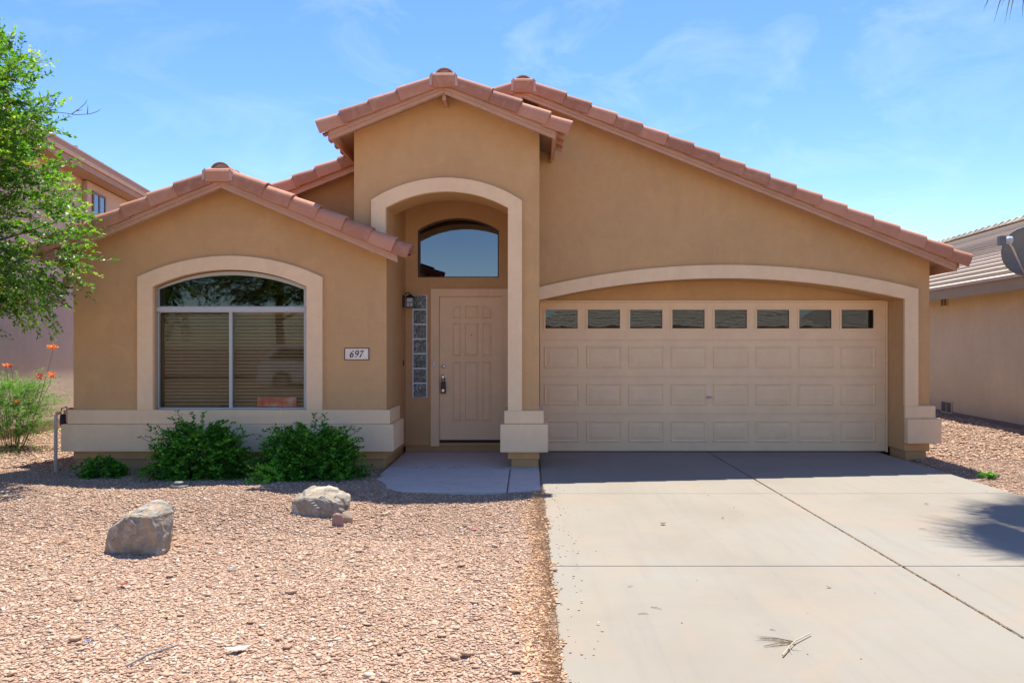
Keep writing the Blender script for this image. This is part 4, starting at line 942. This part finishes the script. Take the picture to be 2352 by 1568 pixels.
for (px, py, sz, tn) in fl:
    d_ = 11.3; cx_, cz_ = X(px, d_) - X(30, 11.6), Z(py, d_) + 0.05
    stm.tube([(cx_ * 0.5, -0.1, 0.5), (cx_ * 0.95, -0.25, cz_ - 0.12), (cx_, -0.3, cz_)], [0.004, 0.003, 0.002], 4, cap=False)
    n_ = int(60 * sz); rgp = np.random.default_rng(int(px)); pp = rgp.normal(0, 1, (n_, 3)); pp /= np.linalg.norm(pp, axis=1)[:, None]; pp *= np.array([0.062, 0.05, 0.034]) * sz * rgp.uniform(0.4, 1, (n_, 1))
    o = leaf_cloud('flower_head', pp + np.array([cx_, -0.3, cz_]), pp / 0.05, 0.032, 0.024, M['petal'], fb, np.clip(rgp.normal(tn, 0.2, n_), 0, 1), seed=int(px))
    del o['kind']
obj('stems', stm, M['stem'], fb)

# little weed right of the driveway
wd = bush('weed', 'tiny green weed in the gravel right of the driveway', X(2266, 9.05), 9.05, 0.16, 0.05, 0.1, 14, 41, cat='weed', spiky=0, ll=0.03, tshift=0.35, spr=0.07)

# fan palm beyond the right edge
palm = thing('fan_palm', 'fan palm beyond the driveway with drooping frond tips at the top right corner', 'palm tree', (5.98, 8.75, -0.05))
ptk = MB().tube([(0, 0, -0.1), (0.02, 0, 1.5), (0.0, 0.02, 3.5), (0, 0, 5.4), (0, 0, 7.2)], [0.2, 0.17, 0.15, 0.14, 0.16], 12); obj('trunk', ptk, M['bark'], palm, smooth=True)
def frond(az, el, length, droop, seed, fan=0.85):
    rgp = random.Random(seed); mb = MB(); u = Vector((math.cos(az), math.sin(az), 0)); s_ = Vector((-math.sin(az), math.cos(az), 0))
    def P3(tt): # along petiole
        return u * length * tt * math.cos(el) + Vector((0, 0, 7.2 + length * tt * math.sin(el) - droop * tt * tt * length))
    prev = P3(0)
    for i in range(6):
        a, b_ = P3(i / 6), P3((i + 1) / 6); w = 0.016
        mb.add([a - s_ * w, a + s_ * w, b_ + s_ * w * .8, b_ - s_ * w * .8, a + Vector((0, 0, .02)), b_ + Vector((0, 0, .02))], [(0, 1, 2, 3), (0, 4, 5, 3), (1, 2, 5, 4)], 0.3)
    base = P3(1); d = (P3(1) - P3(0.9)).normalized(); nrm = s_.cross(d).normalized()
    n = 30
    for k in range(n):
        ang_ = R(-82 + 164 * k / (n - 1)); dd = d * math.cos(ang_) + s_ * math.sin(ang_); L_ = fan * (0.72 + 0.28 * math.cos(ang_)) * rgp.uniform(0.9, 1.08)
        w0 = 0.026; side = nrm.cross(dd).normalized(); pts = []
        dr = rgp.uniform(0.18, 0.5)
        for j in range(7):
            q = j / 6; pts.append((base + dd * L_ * q * (1 - 0.12 * q) + Vector((0, 0, -dr * L_ * max(0, q - 0.45) ** 1.6 * 2.2)), w0 * (0.25 + 1.5 * q if q < .45 else max(0.04, (1.0 - q) * 1.5))))
        vs = []
        for p, w in pts: vs += [p - side * w, p + nrm * w * .3, p + side * w]
        fs = [(3 * j + e, 3 * j + e + 1, 3 * j + e + 4, 3 * j + e + 3) for j in range(6) for e in (0, 1)]
        mb.add(vs, fs, 0.4 + rgp.uniform(-.3, .3) if k % 5 else 0.95)
    return mb
rp = random.Random(3)
for i in range(26):
    ring = i % 3; az = i * 2.399 + 0.3
    if ring == 2 and math.cos(az) < -0.2: ring = 1
    if i == 11: az -= 0.36
    el = (R(55), R(20), R(-12))[ring] + rp.uniform(-.1, .1); ln_ = (0.9, 1.15, 1.1)[ring]
    obj('frond', frond(az, el, ln_, (0.1, 0.25, 0.3)[ring], i), M['palm_leaf'], palm)
obj('frond', frond(R(262), R(-60), 1.15, 0.02, 91, 0.95), M['palm_leaf'], palm)
obj('frond', frond(R(196), R(14), 1.65, 0.15, 92, 1.0), M['palm_leaf'], palm)

obj('frond', frond(R(180), R(18), 1.5, 0.12, 93, 0.95), M['palm_leaf'], palm)
obj('frond', frond(R(216), R(16), 1.7, 0.15, 94, 0.95), M['palm_leaf'], palm)
# ------------------------------------------------------------------ gravel
IV = []; tphi = (1 + 5 ** .5) / 2
for a, b_ in ((-1, tphi), (1, tphi), (-1, -tphi), (1, -tphi)): IV.append((a, b_, 0))
for a, b_ in ((-1, tphi), (1, tphi), (-1, -tphi), (1, -tphi)): IV.append((0, a, b_))
for a, b_ in ((tphi, -1), (tphi, 1), (-tphi, -1), (-tphi, 1)): IV.append((a, 0, b_))
IV = np.array(IV) / math.hypot(1, tphi)
IF = np.array([(0, 11, 5), (0, 5, 1), (0, 1, 7), (0, 7, 10), (0, 10, 11), (1, 5, 9), (5, 11, 4), (11, 10, 2), (10, 7, 6), (7, 1, 8), (3, 9, 4), (3, 4, 2), (3, 2, 6), (3, 6, 8), (3, 8, 9), (4, 9, 5), (2, 4, 11), (6, 2, 10), (8, 6, 7), (9, 8, 1)])
OV = np.array([(1, 0, 0), (-1, 0, 0), (0, 1, 0), (0, -1, 0), (0, 0, 1), (0, 0, -1)], float)
OF = np.array([(0, 2, 4), (2, 1, 4), (1, 3, 4), (3, 0, 4), (2, 0, 5), (1, 2, 5), (3, 1, 5), (0, 3, 5)])
def keep(x, y):
    k = np.ones(len(x), bool)
    edge = 0.165 + 0.025 * np.sin(y * 4.1) + 0.02 * np.sin(y * 9.7 + 1) + 0.012 * np.sin(y * 31)
    k &= ~((x > edge) & (x < 4.975 + 0.02 * np.sin(y * 6)) & (y < 11.2))
    fr = 8.03 + 0.05 * np.sin(x * 5) + np.where(x < -1.35, (-1.35 - x) * 1.2, 0)
    k &= ~((x > -1.70) & (x < 0.2) & (y > fr))
    k &= ~((x > -5.58) & (x < 0.2) & (y > DB + 0.02))
    k &= ~((x > 0) & (x < 5.45) & (y > 10.4))
    return k
def scatter(x0, x1, y0, y1, step, sz, base, seed, zoff=0.0):
    r = np.random.default_rng(seed); nx, ny = int((x1 - x0) / step), int((y1 - y0) / step)
    xx, yy = np.meshgrid(np.arange(nx), np.arange(ny)); x = (x0 + (xx + r.uniform(0, 1, xx.shape)) * step).ravel(); y = (y0 + (yy + r.uniform(0, 1, xx.shape)) * step).ravel()
    k = keep(x, y); k &= (x > -0.72 * y - 1.0) & (x < 0.68 * y + 1.2); x, y = x[k], y[k]; n = len(x)
    BV, BF = (IV, IF) if base == 'i' else (OV, OF)
    s = sz * np.clip(r.lognormal(0, 0.38, n), 0.45, 2.3)
    sc3 = np.stack([s * r.uniform(0.9, 1.7, n), s * r.uniform(0.6, 1.0, n), s * r.uniform(0.24, 0.45, n)], 1)
    V = BV[None] * (1 + r.uniform(-0.28, 0.28, (n, len(BV), 1))) * sc3[:, None, :]
    th = r.uniform(0, 2 * math.pi, n); tx = r.normal(0, 0.14, n); ty = r.normal(0, 0.14, n)
    c, s_ = np.cos(tx)[:, None], np.sin(tx)[:, None]; Yv = V[..., 1] * c - V[..., 2] * s_; Zv = V[..., 1] * s_ + V[..., 2] * c; Xv = V[..., 0]
    c, s_ = np.cos(ty)[:, None], np.sin(ty)[:, None]; Xn = Xv * c + Zv * s_; Zv = -Xv * s_ + Zv * c; Xv = Xn
    c, s_ = np.cos(th)[:, None], np.sin(th)[:, None]; Xw = Xv * c - Yv * s_; Yw = Xv * s_ + Yv * c
    z = np.where((x > 0.15) & (x < 0.4) & (y < 10), 0.0, gz(x, y)) + sc3[:, 2] * r.uniform(0.2, 0.9, n) + zoff
    V = np.stack([Xw + x[:, None], Yw + y[:, None], Zv + z[:, None]], -1).reshape(-1, 3)
    Fc = (BF[None] + (np.arange(n) * len(BV))[:, None, None]).reshape(-1, 3)
    T = np.clip(r.beta(2.2, 1.9, n), 0.0, 0.9); patch = 0.5 + 0.5 * np.sin(x * 1.7 + 1.3 * np.sin(y * 1.3)) * np.cos(y * 1.9 + x)
    T = np.clip(T * (0.86 + 0.14 * patch), 0, 0.9)
    och = (x < 0.3) & (x > -0.02 - 0.05 * np.sin(y * 3) - 0.05 * (y < 5)) & (r.uniform(0, 1, n) < 0.6); T[och] = r.uniform(0.93, 1.0, och.sum())
    och = r.uniform(0, 1, n) < 0.025; T[och] = r.uniform(0.92, 0.98, och.sum())
    return V, Fc, np.repeat(T, len(BF))
parts = [scatter(-7.2, 0.2, 3.0, 6.2, 0.0155, 0.0078, 'i', 1), scatter(-8.2, 0.2, 6.2, 9.6, 0.0205, 0.0104, 'o', 2),
         scatter(-10.2, -5.4, 9.5, 14.5, 0.042, 0.019, 'o', 3), scatter(4.9, 7.3, 6.0, 10.6, 0.026, 0.0125, 'o', 4), scatter(5.4, 9.4, 10.4, 19.5, 0.05, 0.022, 'o', 5), scatter(-6.5, 0.2, 3.0, 6.4, 0.10, 0.013, 'i', 6, 0.002)]
V, Fc, T, o_ = [], [], [], 0
for a, b_, c_ in parts: V.append(a); Fc.append(b_ + o_); T.append(c_); o_ += len(a)
V = np.concatenate(V); Fc = np.concatenate(Fc); T = np.concatenate(T).astype(np.float32)
me = bpy.data.meshes.new('gravel'); me.vertices.add(len(V)); me.vertices.foreach_set("co", V.ravel()); me.loops.add(Fc.size); me.loops.foreach_set("vertex_index", Fc.ravel().astype(np.int32))
me.polygons.add(len(Fc)); me.polygons.foreach_set("loop_start", np.arange(0, Fc.size, 3, dtype=np.int32)); me.update()
at = me.attributes.new("tint", 'FLOAT', 'FACE'); at.data.foreach_set("value", T)
tag(obj('gravel', me, M['stone']), 'pink and tan crushed gravel covering the yard', 'gravel', kind='stuff')
print('gravel tris', len(Fc))

# loose pebbles and dirt on the concrete
rgq = random.Random(5); pb = MB()
def pebble(mb, x, y, z, s, tint):
    vs = [(x + v[0] * s * rgq.uniform(.8, 1.3), y + v[1] * s * rgq.uniform(.7, 1.1), z + v[2] * s * 0.55) for v in IV]; mb.add(vs, [tuple(f) for f in IF], tint)
for i in range(120):
    y = rgq.uniform(2.8, 9.2); x = 0.19 + abs(rgq.gauss(0, 0.11)); pebble(pb, x, y, 0.003, rgq.uniform(.003, .009), rgq.uniform(0, 1))
for i in range(45): pebble(pb, rgq.uniform(0.3, 4.8), rgq.uniform(3, 9.8), 0.002, rgq.uniform(.0025, .007), rgq.uniform(0, .5))
for i in range(70): pebble(pb, rgq.uniform(-1.6, 0.1), rgq.choice([9.5, 9.5, rgq.uniform(8.05, 10.4)]) + rgq.uniform(-.03, .03), 0.001, rgq.uniform(.004, .009), rgq.uniform(0, .3))
tag(obj('pebbles', pb, M['stone']), 'loose pebbles and grit scattered on the concrete', 'pebbles', kind='stuff')
stw = MB()
for i in range(3600):
    y = rgq.uniform(2.8, 8.0); k = rgq.random()
    x = 0.17 - abs(rgq.gauss(0, 0.07)) if k < 0.68 else (rgq.uniform(2.558, 2.574) if k < 0.84 else rgq.uniform(-4.5, 0))
    l_ = rgq.uniform(.015, .06) if k < .68 or k > .84 else rgq.uniform(0.01, 0.03); a = rgq.uniform(0, 6.3) if not 0.68 <= k < .84 else R(90) + rgq.gauss(0, .25)
    zz = -0.004 if .68 <= k < .84 else float(gz(np.array(x), np.array(y))) + 0.018; dx, dy = math.cos(a) * l_ / 2, math.sin(a) * l_ / 2; w = 0.0013
    stw.add([(x - dx, y - dy, zz), (x - dx + w, y - dy + w, zz + .002), (x + dx, y + dy, zz + rgq.uniform(0, .012)), (x + dx - w, y + dy + w, zz)], [(0, 1, 2), (0, 2, 3)], rgq.random())
tag(obj('straw', stw, M['straw']), 'dry straw and leaf litter along the driveway edge and joint', 'litter', kind='stuff')

# ------------------------------------------------------------------ boulders
def boulder(name, label, cat, prof, D0, depth, seed, mat=M['boulder'], sub=3, amp=0.02, grp=None, facet=True):
    """prof: photo outline points of the near face, (x, y, depth offset)"""
    import bmesh
    cx = sum(p[0] for p in prof) / len(prof); by = max(p[1] for p in prof)
    ox, oz = X(cx, D0), -0.03
    bm = bmesh.new()
    for (px, py, dy) in prof: bm.verts.new((X(px, D0 + dy * depth) - ox, dy * depth, Z(py, D0 + dy * depth) - oz))
    for (px, py, dy) in prof:
        if py > by - 30 or dy >= 0.9: bm.verts.new((X(px, D0 + dy * depth) - ox, dy * depth, -0.03))
    bmesh.ops.convex_hull(bm, input=bm.verts)
    for v in [v for v in bm.verts if not v.link_faces]: bm.verts.remove(v)
    bmesh.ops.bevel(bm, geom=list(bm.edges), offset=0.012, segments=1, affect='EDGES', clamp_overlap=True)
    bmesh.ops.triangulate(bm, faces=bm.faces)
    for _ in range(sub): bmesh.ops.subdivide_edges(bm, edges=[e for e in bm.edges if e.calc_length() > 0.03], cuts=1); bmesh.ops.triangulate(bm, faces=bm.faces)
    bm.normal_update(); from mathutils import noise as mn
    off = Vector((seed, seed * 2, 0)); new = []
    for v in bm.verts:
        p = v.co; n_ = mn.fractal(p * 3.5 + off, 0.7, 2.2, 4) * amp * 0.7 + (mn.cell(p * 9 + off + Vector((0, 0, p.x * 5))) - 0.5) * amp * 0.9 - max(0, 0.06 - abs(mn.noise(p * 4 + off))) * amp * 8
        st = math.floor((p.z + p.x * 0.35) * 14 + mn.noise(p * 3 + off) * 2) % 2 * amp * 0.28
        new.append(p + v.normal * (n_ + st))
    for v, q in zip(bm.verts, new): v.co = q
    me = bpy.data.meshes.new(name); bm.to_mesh(me); bm.free()
    o = obj(name, me, mat, loc=(ox, D0, oz - 0.012)); return tag(o, label, cat, grp)
boulder('boulder', 'tall jagged grey and rust boulder leaning left in the gravel', 'boulder',
        [(234, 1272, 0), (246, 1212, .1), (278, 1184, .15), (300, 1172, 0), (338, 1148, .5), (375, 1143, .7), (392, 1152, .5), (403, 1168, .45), (401, 1195, .35), (388, 1247, .3), (372, 1255, 0), (300, 1275, -.05), (295, 1180, -0.1), (345, 1185, -.05), (350, 1262, -.05), (380, 1262, .7), (252, 1266, .6),
         (260, 1255, 1.0), (300, 1190, 1.0), (370, 1160, 1.0), (390, 1225, 1.0), (340, 1240, 1.1)], 5.68, 0.34, 3.3, amp=0.012)
boulder('boulder', 'low broad tan boulder beside two pebbles near the shrubs', 'boulder',
        [(668, 1168, .1), (667, 1148, .2), (685, 1128, .45), (720, 1111, .8), (760, 1112, .8), (790, 1122, .7), (804, 1132, .5), (803, 1160, .3), (790, 1178, .1), (745, 1183, 0), (700, 1178, 0), (705, 1140, 0.1), (745, 1135, .15), (770, 1150, 0.05), (676, 1180, .1),
         (690, 1140, 1.1), (740, 1118, 1.2), (790, 1135, 1.1), (780, 1165, 1.2), (700, 1165, 1.2)], 6.82, 0.36, 8.1, amp=0.011)
boulder('stone', 'round pinkish stone at the right foot of the broad boulder', 'stone',
        [(762, 1186, 0), (765, 1177, 0), (775, 1173, 0.3), (786, 1177, .2), (790, 1186, 0.1), (785, 1196, 0), (770, 1197, 0), (770, 1180, 1), (784, 1181, 1), (776, 1190, 1.1)], 6.58, 0.1, 1.2, plain('pink_stone', (0.34, 0.20, 0.15), 0.85), 2, 0.001)
boulder('stone', 'small flat tan stone behind the round pink stone', 'stone',
        [(786, 1186, 0), (785, 1174, .2), (797, 1168, .4), (809, 1170, .4), (811, 1180, .3), (809, 1187, 0), (795, 1190, 0), (795, 1172, 1.2), (808, 1176, 1.2), (800, 1184, 1.2)], 6.7, 0.12, 2.2, plain('tan_stone', (0.40, 0.29, 0.18), 0.85), 2, 0.001)
# small things lying about
vb = thing('irrigation_cap', 'small dark grey irrigation cap in the gravel before the left shrub', 'irrigation cap', (X(413, 7.95), 7.95, 0.04))
obj('base', MB().lathe([(0.1, 0), (0.1, 0.02), (0.085, 0.03), (0, 0.03)], 10), plain('grey_plastic', (0.05, 0.05, 0.05), 0.6), vb, bevel=0.003)
obj('cap', MB().lathe([(0.05, 0.03), (0.05, 0.055), (0.035, 0.065), (0, 0.065)], 10, 'Z', (-0.01, 0, 0)), plain('light_grey_plastic', (0.16, 0.155, 0.15), 0.6), vb, bevel=0.003)
def gxy(px, py):
    d = F * (EYE + 0.02) / (py - VY)
    for _ in range(4): d = F * (EYE - GH(px, d)) / (py - VY)
    return X(px, d), d
def GH(px, d):
    x = X(px, d); return 0.0 if x > 0.16 else float(gz(np.array(x), np.array(d))) + 0.012
def dry_leaf(px, py, label, col, l_=0.09, w=0.045, rz=0.0, curl=0.4, cat='dry leaf', name='dry_leaf', z=-0.012):
    x, y = gxy(px, py); vs = []; n = 8
    for i in range(n + 1):
        q = i / n; ww = w / 2 * math.sin(math.pi * (q * .94 + .03)); zz = curl * l_ * (q - .5) ** 2 + 0.012
        vs += [(l_ * (q - .5), -ww, zz + curl * ww * .5), (l_ * (q - .5), 0, zz), (l_ * (q - .5), ww, zz + curl * ww * .5)]
    fs = [(3 * i + e, 3 * i + e + 1, 3 * i + e + 4, 3 * i + e + 3) for i in range(n) for e in (0, 1)]
    o = obj(name, MB().add(vs, fs), plain(name + '_colour', col, 0.7), loc=(x, y, GH(px, y) - 0.004)); o.rotation_euler.z = rz
    s_ = o.modifiers.new('t', 'SOLIDIFY'); s_.thickness = 0.0015
    return tag(o, label, cat)
dry_leaf(283, 1345, 'curled red brown dry leaf lying on gravel below the tall boulder', (0.26, 0.06, 0.03), 0.075, 0.05, 0.3, 0.8)
dry_leaf(884, 1180, 'pale yellow curved dry pod on the gravel right of the broad boulder', (0.62, 0.48, 0.27), 0.15, 0.022, 0.9, 0.5, 'seed pod', 'seed_pod')
dry_leaf(1090, 1215, 'tiny red petal lying on the gravel before the walkway', (0.7, 0.04, 0.08), 0.05, 0.035, 0.2, 0.5, 'petal', 'red_petal')
dry_leaf(530, 1308, 'small blue plastic scrap on the gravel in mid yard', (0.05, 0.25, 0.7), 0.035, 0.02, 1.2, 0.5, 'plastic scrap', 'plastic_scrap')
dry_leaf(202, 1473, 'small blue plastic scrap on the gravel at the lower left', (0.05, 0.25, 0.7), 0.03, 0.015, 0.4, 0.5, 'plastic scrap', 'plastic_scrap')
dry_leaf(545, 1494, 'crumpled pale plastic strip on the gravel near the bottom', (0.62, 0.52, 0.46), 0.13, 0.05, 0.25, 0.4, 'plastic strip', 'plastic_strip')
dry_leaf(505, 1478, 'thin dry leaf just above the pale plastic strip', (0.6, 0.42, 0.3), 0.08, 0.02, -0.2, 0.4)
dry_leaf(145, 1245, 'narrow brown dry leaf on gravel left of the tall boulder', (0.35, 0.15, 0.08), 0.12, 0.03, 0.1, 0.3)
dry_leaf(1523, 1205, 'brown red nugget lying on the left half of the driveway', (0.35, 0.13, 0.07), 0.055, 0.035, 0.1, 1.0, 'dry leaf', 'dry_leaf', -0.004)
dry_leaf(2128, 1158, 'small brown scrap on the right half of the driveway', (0.35, 0.25, 0.15), 0.05, 0.02, 0.0, 0.8, 'dry leaf', 'dry_leaf', -0.006)
dry_leaf(1660, 1190, 'little orange brown speck of bark on the driveway', (0.4, 0.2, 0.08), 0.03, 0.02, 0.7, 0.8, 'dry leaf', 'dry_leaf', -0.006)
dry_leaf(1904, 1349, 'pale bark chip on the driveway right of the control joint crossing', (0.42, 0.28, 0.18), 0.035, 0.018, 0.2, 0.8, 'bark chip', 'bark_chip', -0.006)
x, y = gxy(339, 1512); o = obj('stick', MB().tube([(-0.06, -0.09, 0.0), (0.0, 0.0, 0.02), (0.09, 0.13, 0.018)], [0.004, 0.005, 0.004], 6), plain('grey_stick', (0.16, 0.16, 0.17), 0.6), loc=(x, y, GH(339, y)))
tag(o, 'thin dark grey stick on the gravel at the lower left', 'stick')
tg = thing('dry_palm_twig', 'dry branched straw coloured twig on the driveway near the bottom', 'twig', (X(1840, 3.75), 3.88, 0.004))
tw_m = MB().tube([(-0.10, -0.16, 0.008), (-0.03, -0.06, 0.014), (0.02, 0.01, 0.012), (0.14, 0.12, 0.010)], [0.004, 0.003, 0.0035, 0.003], 6)
obj('stalk', tw_m, M['twig'], tg)
hr = MB()
for i in range(26):
    a = R(rgq.uniform(140, 205)) if i % 3 else R(rgq.uniform(200, 330)); l_ = rgq.uniform(0.06, 0.2) if i % 3 else rgq.uniform(.03, .08)
    s0 = (0.02, 0.01) if i % 3 else (-0.03, -0.05); hr.tube([(s0[0], s0[1], 0.008), (s0[0] + math.cos(a) * l_ * .5, s0[1] + math.sin(a) * l_ * .5, rgq.uniform(.004, .012)), (s0[0] + math.cos(a + .1) * l_, s0[1] + math.sin(a + .1) * l_, 0.003)], [0.0016, 0.0013, 0.0008], 3, cap=False)
obj('strands', hr, M['twig'], tg)
for k, (px, py, l_, a, lb_) in enumerate(((2325 - 0, 1210, .01, 0, ''), (1508, 1397, .07, -.6, 'short forked straw bit on driveway, lower left part'), (1448, 1347, .035, .4, 'tiny bent straw bit on driveway near the gravel edge'), (1478, 1410, .06, 0, 'straight straw bit on driveway left of the forked one'), (1775, 1447, .03, -.5, 'short dark straw bit above the branched twig'), (2120, 1215, .06, -.4, 'straw bit lying by the edge of the palm shadow'))):
    if not lb_: continue
    x, y = gxy(px, py); o = obj('straw_bit', MB().tube([(-l_ / 2, 0, 0.003), (0, 0.004, 0.007), (l_ / 2, 0, 0.003)], [0.002, 0.0025, 0.001], 5), M['twig'], loc=(x, y, 0)); o.rotation_euler.z = a; tag(o, lb_, 'straw')

# ------------------------------------------------------------------ across the street (seen as reflections in the glass)
oh = thing('opposite_house', 'tan house across the street, behind the camera', 'house', (9, -24, 0))
obj('wall', MB().box(-8, 8, -6, 0, -0.2, 2.7), M['nwall_r'], oh)
rfo = obj('roof', MB().add([(-8.5, 0.5, 2.6), (8.5, 0.5, 2.6), (5.5, -4, 4.9), (-5.5, -4, 4.9), (-8.5, -9, 2.6), (8.5, -9, 2.6)], [(0, 1, 2, 3), (5, 4, 3, 2), (1, 5, 2), (4, 0, 3), (0, 4, 5, 1)]), M['ntile'], oh)
cr = MB()
for i in range(13): q = i / 13; cr.box(-8.5 + 3 * q, 8.5 - 3 * q, 0.5 - 4.5 * q - 0.3, 0.5 - 4.5 * q + 0.03, 2.6 + 2.3 * q, 2.6 + 2.3 * q + 0.05)
tag(obj('tile_courses', cr, M['ntile'], rfo), kind='stuff')
obj('garage_door', MB().box(-2.5, 2.5, 0.001, 0.05, 0, 2.2), M['paint'], oh)
OH = oh
def copy_tree(o, parent=None):
    c_ = o.copy(); C.objects.link(c_); c_.parent = parent
    for ch in list(o.children): copy_tree(ch, c_)
    return c_
for (x, y, s_, lb_) in ((-18.5, -16, 1.9, 'tall leafy street tree opposite, left of the camera'), (-12.0, -18, 1.9, 'leafy street tree opposite, nearest the camera axis')):
    t_ = copy_tree(tree); t_.location = (x, y, -0.1); t_.scale = (s_, s_, s_); t_['label'] = lb_; t_['group'] = 'trees across the street'
o2 = copy_tree(OH); o2.location = (26.5, -25, 0); o2['label'] = 'second tan house across the street, further along to the right'; OH['group'] = o2['group'] = 'houses across the street'
car = thing('parked_car', 'white sport utility car parked at the far kerb behind the camera', 'car', (-7.5, -9.5, -0.14))
obj('body', MB().prism([[(-2.3, 0.35), (2.3, 0.35), (2.35, 0.8), (2.2, 1.0), (1.3, 1.08), (0.7, 1.6), (-1.6, 1.66), (-2.2, 1.15), (-2.35, 0.8)]], -0.9, 0.9), M['carwhite'], car, bevel=0.06)
obj('side_window', MB().prism([[(1.1, 1.1), (0.62, 1.52), (-1.5, 1.56), (-1.9, 1.15)]], 0.901, 0.91), M['carglass'], car)
for wx_ in (-1.4, 1.45):
    for wy in (-0.8, 0.75):
        w_ = obj('wheel', MB().lathe([(0.34, 0), (0.36, 0.05), (0.36, 0.18), (0.34, 0.22), (0, 0.22)], 18, 'Y', (wx_, wy, 0.36)), M['rubber'], car)
        obj('rim', MB().lathe([(0.2, 0.221), (0.2, 0.24), (0, 0.235)], 12, 'Y', (wx_, wy, 0.36)), M['steel'], w_)
